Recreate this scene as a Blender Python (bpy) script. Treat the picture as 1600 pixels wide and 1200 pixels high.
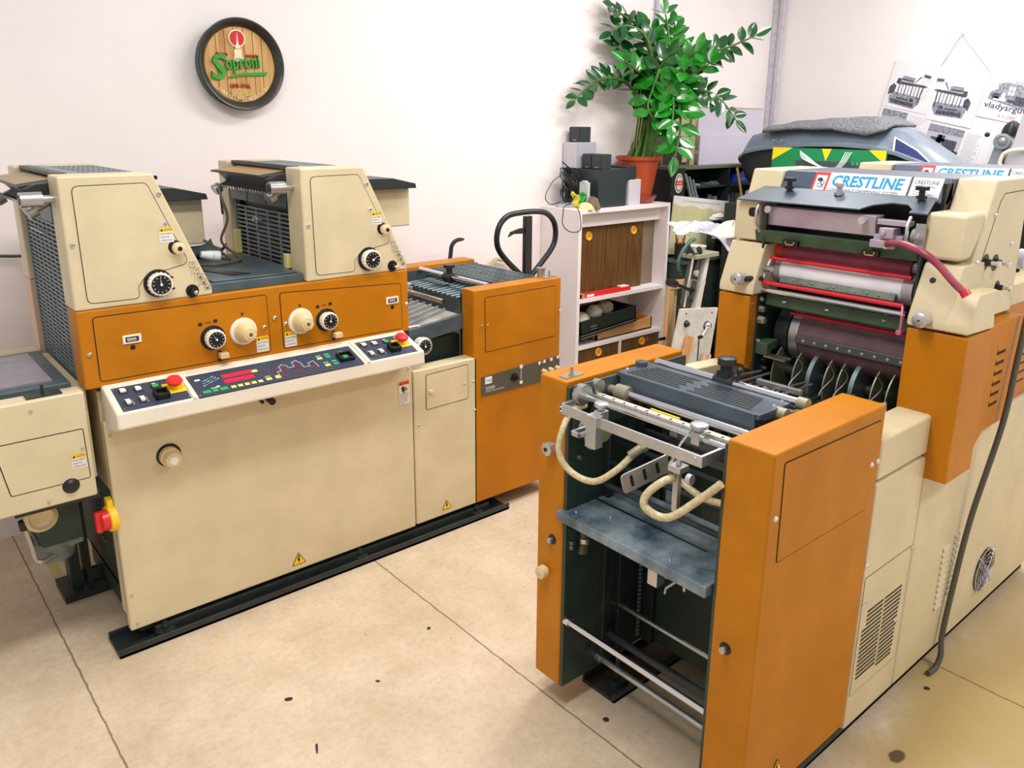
import bpy, bmesh, math, random
from mathutils import Vector, Matrix
R = math.radians
random.seed(7)
scene = bpy.context.scene
for o in list(bpy.data.objects):
    bpy.data.objects.remove(o)
COL = scene.collection

# ------------------------------------------------------------------ camera
cam_d = bpy.data.cameras.new('camera'); cam = bpy.data.objects.new('camera', cam_d); COL.objects.link(cam)
yaw, pitch, roll = R(49.5234), R(15.1805), R(-0.41571)
fwd = Vector((math.cos(yaw)*math.cos(pitch), math.sin(yaw)*math.cos(pitch), -math.sin(pitch)))
rgt = Vector((math.sin(yaw), -math.cos(yaw), 0)); dwn = fwd.cross(rgt)
r2 = rgt*math.cos(roll) + dwn*math.sin(roll); d2 = -rgt*math.sin(roll) + dwn*math.cos(roll)
M4 = Matrix((( r2.x, -d2.x, -fwd.x, 0), (r2.y, -d2.y, -fwd.y, 0), (r2.z, -d2.z, -fwd.z, 1.65), (0, 0, 0, 1)))
cam.matrix_world = M4
cam_d.sensor_width = 36; cam_d.lens = 1252.756/1600*36
cam_d.shift_y = -(600-531.18)/1600
cam_d.clip_start = .05
scene.camera = cam
scene.view_settings.view_transform = 'Standard'; scene.view_settings.look = 'None'
scene.view_settings.exposure = 0.0; scene.view_settings.gamma = 1.0
scene.view_settings.use_curve_mapping = False

# ------------------------------------------------------------------ world and lights
w = bpy.data.worlds.new('world'); scene.world = w; w.use_nodes = True
bg = w.node_tree.nodes['Background']; bg.inputs[0].default_value = (1.0, .965, .95, 1); bg.inputs[1].default_value = 0.6
def area(name, loc, sx, sy, power, rot=(0, 0, 0), col=(1, .97, .94)):
    l = bpy.data.lights.new(name, 'AREA'); l.shape = 'RECTANGLE'; l.size = sx; l.size_y = sy; l.energy = power; l.color = col
    o = bpy.data.objects.new(name, l); COL.objects.link(o); o.location = loc; o.rotation_euler = rot; return o
area('ceiling_tube_light', (0.6, 1.2, 3.05), 1.5, .35, 50)
area('ceiling_tube_light', (2.9, 2.1, 3.05), 1.5, .35, 42)
area('ceiling_tube_light', (4.6, 1.5, 3.05), 1.5, .35, 50)
area('ceiling_tube_light', (2.6, -.9, 3.05), 1.5, .35, 42)

# ------------------------------------------------------------------ materials
def lin(c):
    c /= 255
    return c/12.92 if c <= .04045 else ((c+.055)/1.055)**2.4
def rgb(r, g, b): return (lin(r), lin(g), lin(b), 1)
MATS = {}
def mat(name, col, rough=.5, metal=0, var=0, scale=8, bump=0, bscale=200, emit=0, trans=0, alpha=1, dirt=None, coat=0, spec=.5):
    if name in MATS: return MATS[name]
    m = bpy.data.materials.new(name); m.use_nodes = True; nt = m.node_tree; b = nt.nodes['Principled BSDF']
    b.inputs['Base Color'].default_value = rgb(*col); b.inputs['Roughness'].default_value = rough; b.inputs['Metallic'].default_value = metal
    b.inputs['Specular IOR Level'].default_value = spec
    if coat: b.inputs['Coat Weight'].default_value = coat
    if emit: b.inputs['Emission Color'].default_value = rgb(*col); b.inputs['Emission Strength'].default_value = emit
    if trans: b.inputs['Transmission Weight'].default_value = trans
    if alpha < 1: b.inputs['Alpha'].default_value = alpha
    tc = nt.nodes.new('ShaderNodeTexCoord')
    if var or dirt:
        n = nt.nodes.new('ShaderNodeTexNoise'); n.inputs['Scale'].default_value = scale; n.inputs['Detail'].default_value = 6; n.inputs['Roughness'].default_value = .65
        nt.links.new(tc.outputs['Object'], n.inputs['Vector'])
        r = nt.nodes.new('ShaderNodeValToRGB'); r.color_ramp.elements[0].position = .32; r.color_ramp.elements[1].position = .68
        lo = dirt if dirt else tuple(max(0, c*(1-var)) for c in col); hi = col if dirt else tuple(min(255, c*(1+var*.5)) for c in col)
        r.color_ramp.elements[0].color = rgb(*lo); r.color_ramp.elements[1].color = rgb(*hi)
        nt.links.new(n.outputs['Fac'], r.inputs['Fac']); nt.links.new(r.outputs['Color'], b.inputs['Base Color'])
    if bump:
        n2 = nt.nodes.new('ShaderNodeTexNoise'); n2.inputs['Scale'].default_value = bscale; n2.inputs['Detail'].default_value = 3
        nt.links.new(tc.outputs['Object'], n2.inputs['Vector'])
        bp = nt.nodes.new('ShaderNodeBump'); bp.inputs['Strength'].default_value = bump; bp.inputs['Distance'].default_value = .002
        nt.links.new(n2.outputs['Fac'], bp.inputs['Height']); nt.links.new(bp.outputs['Normal'], b.inputs['Normal'])
    MATS[name] = m; return m
BEIGE = mat('beige_paint', (216, 201, 164), .42, var=.05, scale=5, bump=.12, bscale=350)
BEIGE2 = mat('beige_paint_light', (232, 222, 202), .4, var=.03, scale=6)
ORANGE = mat('orange_paint', (190, 117, 4), .45, spec=.3, var=.07, scale=5, bump=.12, bscale=350)
ORSIDE = ORANGE
DARK = mat('dark_green_casting', (34, 52, 44), .45, var=.25, scale=12)
BLACKM = mat('black_steel', (38, 46, 45), .4, var=.2, scale=10)
TEAL = mat('slate_steel', (82, 98, 104), .38, metal=.2, var=.2, scale=9)
SLATE = mat('blue_grey_steel', (80, 92, 104), .35, metal=.25, var=.12, scale=9)
LINE = mat('seam_shadow_gap', (46, 32, 14), .8)
CHROME = mat('chrome', (225, 225, 230), .16, metal=1)
STEEL = mat('brushed_steel', (190, 190, 188), .32, metal=.9, var=.1, scale=20)
ALU = mat('aluminium', (205, 205, 205), .35, metal=.8, var=.08, scale=15)
BLACK = mat('black_plastic', (22, 22, 24), .4)
IVORY = mat('ivory_plastic', (222, 202, 152), .35)
IVORY2 = mat('white_plastic', (238, 232, 218), .35)
RED = mat('red_plastic', (225, 45, 45), .3)
YELLOW = mat('yellow_paint', (250, 205, 25), .45)
PANEL = mat('navy_panel', (52, 64, 84), .35)
WHITE = mat('white_print', (240, 240, 240), .5)
GREENL = mat('green_key', (30, 170, 90), .4)
YKEY = mat('yellow_key', (240, 215, 110), .4)
REDD = mat('red_display', (235, 30, 60), .35, emit=.12)
CYANP = mat('teal_print', (80, 200, 190), .5)
ORLAB = mat('orange_label', (240, 110, 40), .5)
LABW = mat('label_white', (226, 222, 214), .5)
PRINTK = mat('black_print', (30, 28, 28), .6)
WALLW = mat('white_wall_paint', (246, 238, 237), .85, var=.015, scale=2.5, bump=.25, bscale=90)
RUB = mat('black_rubber', (24, 26, 26), .6)
GREENP = mat('olive_green_paint', (62, 84, 62), .4, var=.15, scale=10)

# ------------------------------------------------------------------ mesh helpers
class MB:
    def __init__(s): s.v = []; s.f = []; s.mi = []
    def add(s, vs, fs, m=0):
        k = len(s.v); s.v += [Vector(p) for p in vs]
        for f in fs: s.f.append([i+k for i in f]); s.mi.append(m)
        return s
    def box(s, x0, x1, y0, y1, z0, z1, m=0, T=None):
        vs = [Vector((x, y, z)) for x in (x0, x1) for y in (y0, y1) for z in (z0, z1)]
        if T is not None: vs = [T @ v for v in vs]
        return s.add(vs, [(0, 1, 3, 2), (4, 6, 7, 5), (0, 4, 5, 1), (2, 3, 7, 6), (0, 2, 6, 4), (1, 5, 7, 3)], m)
    def cbox(s, c, sx, sy, sz, m=0, T=None):
        x, y, z = c; return s.box(x-sx/2, x+sx/2, y-sy/2, y+sy/2, z-sz/2, z+sz/2, m, T)
    def prism(s, poly, ax, a, b, m=0, T=None):
        def p(u, v, w):
            q = {'x': (w, u, v), 'y': (u, w, v), 'z': (u, v, w)}[ax]; q = Vector(q); return T @ q if T is not None else q
        n = len(poly); vs = [p(u, v, a) for u, v in poly] + [p(u, v, b) for u, v in poly]
        return s.add(vs, [list(range(n)), list(range(2*n-1, n-1, -1))] + [(i, (i+1) % n, n+(i+1) % n, n+i) for i in range(n)], m)
    def lathe(s, o, d, prof, n=20, m=0):
        o = Vector(o); d = Vector(d).normalized(); a = d.orthogonal().normalized(); b = d.cross(a); vs = []; fs = []
        for h, r in prof:
            for i in range(n):
                t = 2*math.pi*i/n; vs.append(o + d*h + (a*math.cos(t)+b*math.sin(t))*max(r, 1e-5))
        for j in range(len(prof)-1):
            for i in range(n): fs.append((j*n+i, j*n+(i+1) % n, (j+1)*n+(i+1) % n, (j+1)*n+i))
        fs.append(list(range(n))); k = (len(prof)-1)*n; fs.append(list(range(k+n-1, k-1, -1)))
        return s.add(vs, fs, m)
    def cyl(s, p0, p1, r, n=16, m=0, r1=None):
        p0 = Vector(p0); p1 = Vector(p1); d = p1-p0
        return s.lathe(p0, d, [(0, r), (d.length, r if r1 is None else r1)], n, m)
    def tube(s, path, r, n=8, m=0, closed=False):
        P = [Vector(p) for p in path]; K = len(P); vs = []; fs = []; prev = None
        for i in range(K):
            if closed: t = P[(i+1) % K]-P[i-1]
            else: t = P[min(i+1, K-1)]-P[max(i-1, 0)]
            t.normalize()
            a = t.orthogonal().normalized() if prev is None else (prev - t*prev.dot(t)).normalized()
            prev = a; b = t.cross(a); rr = r[i] if isinstance(r, (list, tuple)) else r
            for j in range(n):
                q = 2*math.pi*j/n; vs.append(P[i]+(a*math.cos(q)+b*math.sin(q))*rr)
        for i in range(K if closed else K-1):
            k = (i+1) % K
            for j in range(n): fs.append((i*n+j, i*n+(j+1) % n, k*n+(j+1) % n, k*n+j))
        if not closed: fs.append(list(range(n))); fs.append([(K-1)*n+j for j in range(n-1, -1, -1)])
        return s.add(vs, fs, m)
    def ball(s, c, r, n=12, m=0, sz=1):
        pr = [(-r*sz*math.cos(math.pi*i/8), r*math.sin(math.pi*i/8)) for i in range(9)]
        return s.lathe(c, (0, 0, 1), pr, n, m)
    def grid(s, fn, nu, nv, m=0):
        vs = [fn(i/nu, j/nv) for i in range(nu+1) for j in range(nv+1)]
        return s.add(vs, [(i*(nv+1)+j, (i+1)*(nv+1)+j, (i+1)*(nv+1)+j+1, i*(nv+1)+j+1) for i in range(nu) for j in range(nv)], m)
    def build(s, name, mats, parent=None, bevel=0, smooth=True, solid=0, sub=0, seg=2):
        me = bpy.data.meshes.new(name); org = ORG.get(parent.name, Vector()) if parent else Vector()
        me.from_pydata([v-org for v in s.v], [], s.f)
        mats = mats if isinstance(mats, (list, tuple)) else [mats]
        for m_ in mats: me.materials.append(m_)
        for p, i in zip(me.polygons, s.mi): p.material_index = i
        bm = bmesh.new(); bm.from_mesh(me); bmesh.ops.recalc_face_normals(bm, faces=bm.faces); bm.to_mesh(me); bm.free()
        if smooth:
            me.polygons.foreach_set('use_smooth', [True]*len(me.polygons)); me.set_sharp_from_angle(angle=R(38))
        o = bpy.data.objects.new(name, me); COL.objects.link(o)
        if parent: o.parent = parent
        ORG[o.name] = org
        if solid: k = o.modifiers.new('solid', 'SOLIDIFY'); k.thickness = solid; k.offset = 0
        if sub: k = o.modifiers.new('sub', 'SUBSURF'); k.levels = sub; k.render_levels = sub
        if bevel:
            k = o.modifiers.new('bevel', 'BEVEL'); k.width = bevel; k.segments = seg; k.limit_method = 'ANGLE'; k.angle_limit = R(40); k.harden_normals = True
        return o
ORG = {}
def tag(o, label, cat, group=None, kind=None):
    o['label'] = label; o['category'] = cat
    if group: o['group'] = group
    if kind: o['kind'] = kind
    return o
def thing(name, loc, label, cat, group=None):
    o = bpy.data.objects.new(name, None); COL.objects.link(o); o.location = loc; o.empty_display_size = .1
    ORG[o.name] = Vector(loc); return tag(o, label, cat, group)
def struct(name, mb, m, **k):
    o = mb.build(name, m, **k); o['kind'] = 'structure'; return o
def rpoly(poly, r, n=5):
    out = []; K = len(poly)
    for i in range(K):
        p = Vector(poly[i]); a = Vector(poly[i-1])-p; b = Vector(poly[(i+1) % K])-p; la = a.length; lb = b.length; a.normalize(); b.normalize()
        ang = a.angle(b); d = min(r/math.tan(ang/2), la*.45, lb*.45); p0 = p+a*d; p1 = p+b*d
        for k in range(n+1):
            t = k/n; out.append(tuple(p0*(1-t)**2 + p*2*t*(1-t) + p1*t*t))
    return out
def inset(poly, d):
    c = Vector((sum(p[0] for p in poly)/len(poly), sum(p[1] for p in poly)/len(poly))); out = []; K = len(poly)
    ar = sum(poly[i][0]*poly[(i+1) % K][1]-poly[(i+1) % K][0]*poly[i][1] for i in range(K)); sg = 1 if ar > 0 else -1
    for i in range(K):
        p = Vector(poly[i]); a = (p-Vector(poly[i-1])).normalized(); b = (Vector(poly[(i+1) % K])-p).normalized()
        na = Vector((-a.y, a.x))*sg; nb = Vector((-b.y, b.x))*sg; m = (na+nb)
        if m.length < 1e-6: m = na
        m.normalize(); out.append(tuple(p + m*d/max(.4, m.dot(na))))
    return out
def hatch(name, poly, ax, at, sgn, m, parent, r=.012, gap=.0028, h=.0018):
    """access panel: dark seam ring with the panel plate on top; plane is perpendicular to ax at value at, outward direction sgn"""
    rp = rpoly(poly, r) if r else poly; b = MB()
    b.prism(rp, ax, at-sgn*.002, at+sgn*.0006, 1); b.prism(inset(rp, gap), ax, at-sgn*.002, at+sgn*h, 0)
    return b.build(name, [m, LINE], parent)
def screw(p, d, parent, r=.0055, m=None):
    b = MB(); b.lathe(Vector(p)-Vector(d).normalized()*.002, d, [(0, r*1.25), (.003, r*1.25), (.005, r*.9), (.0075, r*.55)], 10)
    d_ = Vector(d).normalized(); b.lathe(Vector(p)+d_*.0052, d, [(0, r*.3), (.0006, r*.3)], 6, 1)
    return b.build('screw', [m or CHROME, PRINTK], parent)
def fr(p, right, up):
    """frame matrix: local x->right, y->up, z->out"""
    r_ = Vector(right).normalized(); u = Vector(up); u = (u-r_*u.dot(r_)).normalized(); n = r_.cross(u)
    return Matrix(((r_.x, u.x, n.x, p[0]), (r_.y, u.y, n.y, p[1]), (r_.z, u.z, n.z, p[2]), (0, 0, 0, 1)))
def textmb(s, T, size=None, width=None, height=None, depth=.0006, shear=0, align='LEFT', spacing=1, res=2, bold=0, mb=None, m=0):
    cu = bpy.data.curves.new('t', 'FONT'); cu.body = s; cu.size = 1; cu.resolution_u = res; cu.extrude = 0; cu.shear = shear; cu.space_character = spacing; cu.offset = bold
    o = bpy.data.objects.new('t', cu); COL.objects.link(o)
    dg = bpy.context.evaluated_depsgraph_get(); me = o.evaluated_get(dg).to_mesh()
    vs = [v.co.copy() for v in me.vertices]; fs = [list(p.vertices) for p in me.polygons]; o.evaluated_get(dg).to_mesh_clear()
    bpy.data.objects.remove(o); bpy.data.curves.remove(cu)
    mb = mb or MB()
    if not vs: return mb
    x0 = min(v.x for v in vs); x1 = max(v.x for v in vs); y0 = min(v.y for v in vs); y1 = max(v.y for v in vs)
    sx = sy = size or 1
    if width: sx = width/(x1-x0)
    if height: sy = height/(y1-y0)
    elif width and not size: sy = sx
    if height and not width: sx = sy
    off = {'LEFT': x0, 'CENTER': (x0+x1)/2}[align]
    out = [T @ Vector(((v.x-off)*sx, (v.y-y0)*sy, depth)) for v in vs]
    mb.add(out, fs, m); return mb
def caution(T, parent, wd=.042, ht=.052, warn=False):
    """printed warning sticker in the frame T (origin lower left)"""
    b = MB(); hd = .26 if not warn else .17
    b.box(0, wd, 0, ht, -.0005, .0006, 0, T); b.box(0, wd, ht*(1-hd), ht, 0, .0009, 1, T)
    b.prism([(wd*.08, ht*(1-hd*.85)), (wd*.3, ht*(1-hd*.85)), (wd*.19, ht*(1-hd*.15))], 'z', 0, .0012, 2, T)
    if warn:
        textmb('WARNING', T @ Matrix.Translation((wd*.34, ht*(1-hd*.75), 0)), width=wd*.6, height=ht*hd*.5, depth=.0013, mb=b, m=2)
        b.prism(rpoly([(wd*.22, ht*.74), (wd*.4, ht*.8), (wd*.55, ht*.66), (wd*.45, ht*.52), (wd*.3, ht*.56)], .003), 'z', 0, .0012, 2, T)
        for cx, cy, r_ in ((.62, .68, .1), (.5, .55, .09), (.74, .62, .07)):
            b.lathe(T @ Vector((wd*cx, ht*cy, 0)), T.to_3x3() @ Vector((0, 0, 1)), [(0, wd*r_*1.3), (.0012, wd*r_*1.3)], 10, 2)
            b.lathe(T @ Vector((wd*cx, ht*cy, 0)), T.to_3x3() @ Vector((0, 0, 1)), [(0, wd*r_*.6), (.0014, wd*r_*.6)], 10, 0)
        b.box(wd*.05, wd*.95, ht*.46, ht*.468, 0, .0012, 2, T)
        ls = ('KEEP HANDS CLEAR', 'OF MOVING PARTS', 'DO NOT OPERATE', 'WITHOUT GUARDS', 'IN PLACE'); y = ht*.37
        for l in ls: textmb(l, T @ Matrix.Translation((wd*.08, y, 0)), size=.0001, width=wd*.8*len(l)/16, height=ht*.045, depth=.0013, mb=b, m=2); y -= ht*.085
    else:
        textmb('CAUTION', T @ Matrix.Translation((wd*.34, ht*(1-hd*.8), 0)), width=wd*.6, height=ht*hd*.6, depth=.0013, mb=b, m=2)
        y = ht*.56
        for l, f in (('DO NOT OPERATE', .86), ('WITHOUT THE', .62), ('COVER IN PLACE', .84)):
            textmb(l, T @ Matrix.Translation((wd*.07, y, 0)), width=wd*f, height=ht*.085, depth=.0013, mb=b, m=2); y -= ht*.22
    return b.build('caution_label' if not warn else 'warning_label', [LABW, ORLAB if warn else YELLOW, PRINTK], parent, smooth=False)
def voltage(T, s, parent):
    b = MB(); h = s*.866
    tri = lambda k: rpoly([(-s/2*k, -h/3*k), (s/2*k, -h/3*k), (0, h*2/3*k)], s*.06*k)
    b.prism(tri(1), 'z', -.0005, .0008, 1, T); b.prism(tri(.86), 'z', 0, .0012, 0, T)
    b.prism([(-.03*s, .36*s), (.09*s, .36*s), (.0*s, .12*s), (.1*s, .12*s), (-.03*s, -.2*s), (-.05*s, .04*s), (-.12*s, .04*s)][::-1], 'z', 0, .0016, 1, T)
    return b.build('voltage_warning_sign', [YELLOW, PRINTK], parent, smooth=False)
def dial(parent, p, d, up, r=.03, L=.03, ang=0, recess=.04):
    """ivory ribbed dial with a black graduated face"""
    p = Vector(p); d = Vector(d).normalized(); T = fr(p, Vector(up).cross(d), up)
    b = MB(); b.lathe(p-d*.003, d, [(0, recess), (.0042, recess)], 28); b.build('dial_recess', BLACK, parent)
    b = MB(); b.lathe(p, d, [(0, r*.92), (L*.4, r*.92), (L*.45, r), (L*.9, r), (L, r*.94)], 30)
    for i in range(18):
        a = 2*math.pi*i/18; b.cyl(p+T.to_3x3() @ Vector((math.cos(a)*r, math.sin(a)*r, L*.45)), p+T.to_3x3() @ Vector((math.cos(a)*r, math.sin(a)*r, L*.9)), r*.07, 5)
    k = b.build('adjustment_dial', IVORY2, parent)
    b = MB(); b.lathe(p+d*L, d, [(0, r*.84), (.0012, r*.84)], 28)
    for i in range(12):
        a = 2*math.pi*i/12; Q = T @ Matrix.Translation((0, 0, L+.0012)) @ Matrix.Rotation(a, 4, 'Z'); b.box(-r*.02, r*.02, r*.6, r*.74, 0, .0006, 1, Q)
    Q = T @ Matrix.Translation((0, 0, L+.0012)) @ Matrix.Rotation(ang, 4, 'Z'); b.prism([(-r*.035, 0), (r*.035, 0), (0, r*.62)], 'z', 0, .0012, 1, Q)
    b.lathe(p+d*(L+.001), d, [(0, r*.12), (.003, r*.1)], 12, 1)
    b.build('dial_face', [BLACK, WHITE], k); return k
def ribknob(parent, p, d, r=.03, L=.05):
    p = Vector(p); d = Vector(d).normalized()
    b = MB(); b.lathe(p-d*.002, d, [(0, r*1.45), (.004, r*1.45), (.008, r*1.35)], 32)
    k = b.build('knob_flange', IVORY2, parent)
    b = MB(); b.lathe(p+d*.006, d, [(0, r*1.08), (L*.3, r*1.05), (L, r*.72), (L+.003, r*.66)], 28)
    a = d.orthogonal().normalized(); c = d.cross(a)
    for i in range(28):
        t = 2*math.pi*i/28; e = a*math.cos(t)+c*math.sin(t); b.cyl(p+d*.008+e*r*1.07, p+d*(L*.95)+e*r*.76, r*.05, 5)
    b.lathe(p+d*(L+.008), d, [(0, r*.42), (.004, r*.42)], 16); b.lathe(p+d*(L+.011), d, [(0, r*.2), (.0015, r*.2)], 12, 1)
    b.build('ribbed_knob', [IVORY, mat('olive_plastic', (90, 85, 50), .5)], k); return k
def hose(pts, r, n=8, dens=8):
    """smooth Catmull-Rom path"""
    P = [Vector(p) for p in pts]; out = []
    for i in range(len(P)-1):
        p0 = P[max(i-1, 0)]; p1 = P[i]; p2 = P[i+1]; p3 = P[min(i+2, len(P)-1)]
        for k in range(dens):
            t = k/dens; out.append(.5*((2*p1)+(p2-p0)*t+(2*p0-5*p1+4*p2-p3)*t*t+(3*p1-p0-3*p2+p3)*t**3))
    out.append(P[-1]); return out
def grillmb(u0, u1, v0, v1, cols, rows, fu, fv, T, t=.003, stag=False):
    """plate with slot openings, local (u,v) in frame T"""
    b = MB(); cw = (u1-u0)/cols; rh = (v1-v0)/rows
    for r_ in range(rows+1): b.box(u0, u1, v0+r_*rh-rh*(1-fv)/2, v0+r_*rh+rh*(1-fv)/2, 0, t, 0, T)
    for c in range(cols+1):
        b.box(u0+c*cw-cw*(1-fu)/2, u0+c*cw+cw*(1-fu)/2, v0, v1, 0, t*1.02, 0, T)
    return b

# ------------------------------------------------------------------ setting
def floor_mat():
    m = bpy.data.materials.new('concrete_slab_floor'); m.use_nodes = True; nt = m.node_tree; N = nt.nodes; L = nt.links; b = N['Principled BSDF']
    g = N.new('ShaderNodeNewGeometry')
    def noise(sc, det=5, ro=.6):
        n = N.new('ShaderNodeTexNoise'); n.inputs['Scale'].default_value = sc; n.inputs['Detail'].default_value = det; n.inputs['Roughness'].default_value = ro; L.new(g.outputs['Position'], n.inputs['Vector']); return n.outputs['Fac']
    def ramp(f, a, ca, c, cc):
        r = N.new('ShaderNodeValToRGB'); r.color_ramp.elements[0].position = a; r.color_ramp.elements[0].color = ca; r.color_ramp.elements[1].position = c; r.color_ramp.elements[1].color = cc; L.new(f, r.inputs['Fac']); return r.outputs['Color']
    def mix(a, c, f, ty='MIX'):
        x = N.new('ShaderNodeMix'); x.data_type = 'RGBA'; x.blend_type = ty
        (L.new(f, x.inputs[0]) if not isinstance(f, float) else setattr(x.inputs[0], 'default_value', f))
        for k, q in ((6, a), (7, c)): (L.new(q, x.inputs[k]) if not isinstance(q, tuple) else setattr(x.inputs[k], 'default_value', q))
        return x.outputs[2]
    base = ramp(noise(3.2, 8, .7), .35, rgb(200, 179, 150), .68, rgb(224, 205, 178))
    fine = ramp(noise(46, 6, .75), .36, (.80, .80, .79, 1), .55, (1, 1, 1, 1)); base = mix(base, fine, .62, 'MULTIPLY')
    spots = ramp(noise(19, 3, .6), .24, (.35, .3, .22, 1), .285, (1, 1, 1, 1)); base = mix(base, spots, .55, 'MULTIPLY')
    pits = ramp(noise(120, 4, .8), .29, (.55, .5, .42, 1), .35, (1, 1, 1, 1)); base = mix(base, pits, .7, 'MULTIPLY')
    # oily yellow-brown stain beside the right-hand press
    sep = N.new('ShaderNodeSeparateXYZ'); L.new(g.outputs['Position'], sep.inputs[0])
    def blob(cx, cy, rx, ry, w_=.35):
        def ma(op, a, c=None):
            k = N.new('ShaderNodeMath'); k.operation = op
            for i, q in enumerate((a, c)):
                if q is None: continue
                (L.new(q, k.inputs[i]) if not isinstance(q, (int, float)) else setattr(k.inputs[i], 'default_value', q))
            return k.outputs[0]
        dx = ma('DIVIDE', ma('SUBTRACT', sep.outputs[0], cx), rx); dy = ma('DIVIDE', ma('SUBTRACT', sep.outputs[1], cy), ry)
        d = ma('SQRT', ma('ADD', ma('MULTIPLY', dx, dx), ma('MULTIPLY', dy, dy)))
        d = ma('ADD', d, ma('MULTIPLY', ma('SUBTRACT', noise(4, 6, .7), .5), 1.6))
        return d
    st = ramp(blob(2.35, .62, .6, .3), .35, (1, 1, 1, 1), 1.1, (0, 0, 0, 1))
    base = mix(base, rgb(176, 152, 76), mixf(N, L, st, .85))
    st3 = ramp(blob(2.9, .55, 1.3, .4), .5, (1, 1, 1, 1), 1.3, (0, 0, 0, 1))
    base = mix(base, rgb(196, 172, 122), mixf(N, L, st3, .6))
    st2 = ramp(blob(1.97, .69, .035, .022), .5, (1, 1, 1, 1), .8, (0, 0, 0, 1))
    base = mix(base, rgb(70, 45, 22), mixf(N, L, st2, .85))
    # joints cast across the floor every 1.04 m
    k = N.new('ShaderNodeMath'); k.operation = 'SUBTRACT'; L.new(sep.outputs[0], k.inputs[0]); k.inputs[1].default_value = .37-.52+.002
    nn = N.new('ShaderNodeMath'); nn.operation = 'MULTIPLY_ADD'; L.new(noise(14, 4, .8), nn.inputs[0]); nn.inputs[1].default_value = .012; L.new(k.outputs[0], nn.inputs[2])
    w_ = N.new('ShaderNodeMath'); w_.operation = 'PINGPONG'; L.new(nn.outputs[0], w_.inputs[0]); w_.inputs[1].default_value = .52
    j = ramp(w_.outputs[0], .5172, (0, 0, 0, 1), .5186, (1, 1, 1, 1))
    base = mix(base, rgb(70, 55, 40), mixf(N, L, j, .8))
    L.new(base, b.inputs['Base Color']); b.inputs['Roughness'].default_value = .62; b.inputs['Specular IOR Level'].default_value = .3
    bp = N.new('ShaderNodeBump'); bp.inputs['Strength'].default_value = .25; bp.inputs['Distance'].default_value = .003; L.new(noise(60, 5, .7), bp.inputs['Height']); L.new(bp.outputs['Normal'], b.inputs['Normal'])
    return m
def mixf(N, L, c, f):
    k = N.new('ShaderNodeMath'); k.operation = 'MULTIPLY'; L.new(c, k.inputs[0]); k.inputs[1].default_value = f; return k.outputs[0]
struct('floor', MB().box(-1.5, 5.7, -1.2, 3.7, -.1, 0), floor_mat(), smooth=False)
struct('wall_back', MB().box(-1.5, 5.7, 3.573, 3.7, 0, 3.1), WALLW, smooth=False)
struct('wall_far', MB().box(5.58, 5.7, -1.2, 3.573, 0, 3.1), WALLW, smooth=False)
PIPE = mat('grey_conduit', (205, 203, 212), .45, var=.1, scale=30)
# wall conduit behind the plant and the corner profile
struct('trim_1', MB().cyl((4.225, 3.555, 1.2), (4.225, 3.555, 3.1), .017, 12), PIPE)
b = MB(); b.box(5.545, 5.575, 3.54, 3.57, .0, 3.1); b.cyl((5.556, 3.49, 0), (5.556, 3.49, 3.1), .012, 10); struct('trim_2', b, PIPE)
# ================================================================== left-hand press
PL_ = thing('offset_press', (.49, 2.485, 0), 'beige and orange offset press with red-and-green control console, in front of the white wall', 'printing press')
P = PL_; Y = 2.485; F = (0, -1, 0); UP = (0, 0, 1)
TY = lambda x, z, y=Y: fr((x, y, z), (1, 0, 0), (0, 0, 1))      # frame on the operator-side plane
# rails and base
for nm, y0, y1 in (('front', 2.459, 2.589), ('rear', 2.958, 3.065)):
    b = MB(); b.box(.479, 2.09, y0, y1, 0, .012); b.box(.479, 2.09, y0, y0+.008, 0, .03); b.box(.479, 2.09, y1-.008, y1, 0, .03)
    b.box(.60, 2.0, y0+.03, y1-.03, .012, .05); b.build('base_rail', BLACKM, P, bevel=.002)
for x in (.63, 1.36, 1.93):
    b = MB(); b.cyl((x, 2.492, .012), (x, 2.492, .03), .03, 18); b.cyl((x, 2.492, .03), (x, 2.492, .06), .008, 8); b.cyl((x, 2.492, .042), (x, 2.492, .052), .014, 6); b.build('levelling_foot', BLACKM, P)
MB().box(.56, 2.0, 2.52, 3.1, .03, .12).build('chassis_beam', DARK, P, bevel=.004)
# main body
b = MB(); b.box(.56, 1.62, 2.50, 3.17, .1, .9); b.build('frame_body', DARK, P, bevel=.004)
b = MB(); b.box(.526, 1.617, 2.485, 2.515, .066, .78); b.box(.526, .545, 2.50, 2.56, .11, .5); b.build('front_cover', BEIGE, P, bevel=.006)
MB().box(.526, .56, 2.515, 3.15, .55, .87).build('end_cover', BEIGE, P, bevel=.003)
b = MB(); b.box(.545, .556, 2.53, 2.60, .12, .74); b.build('end_strip', STEEL, P)
# upper orange body
b = MB(); b.prism([(.492, 2.485), (1.61, 2.485), (1.61, 3.19), (.545, 3.19), (.545, 3.11), (.545, 2.585), (.492, 2.585)], 'z', .887, 1.122); b.build('orange_upper_body', ORANGE, P, bevel=.006)
MB().box(.492, .544, 3.11, 3.19, .85, 1.121).build('rear_post', mat('orange_glare_tan', (222, 188, 160), .5), P, bevel=.003)  # orange post; the glare on it is painted in as pale tan
hatch('access_door', [(.533, .905), (1.062, .903), (1.059, 1.1), (.533, 1.101)], 'y', Y, -1, ORANGE, P)
hatch('access_door', [(1.105, .905), (1.58, .9), (1.577, 1.075), (1.103, 1.1)], 'y', Y, -1, ORANGE, P)
dial(P, (.872, Y-.002, .984), F, UP, .03, .032, .6, .04); dial(P, (1.268, Y-.002, .982), F, UP, .03, .032, -.2, .04)
ribknob(P, (.972, Y-.002, .989), F, .031, .048); ribknob(P, (1.172, Y-.002, .992), F, .031, .048)
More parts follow.
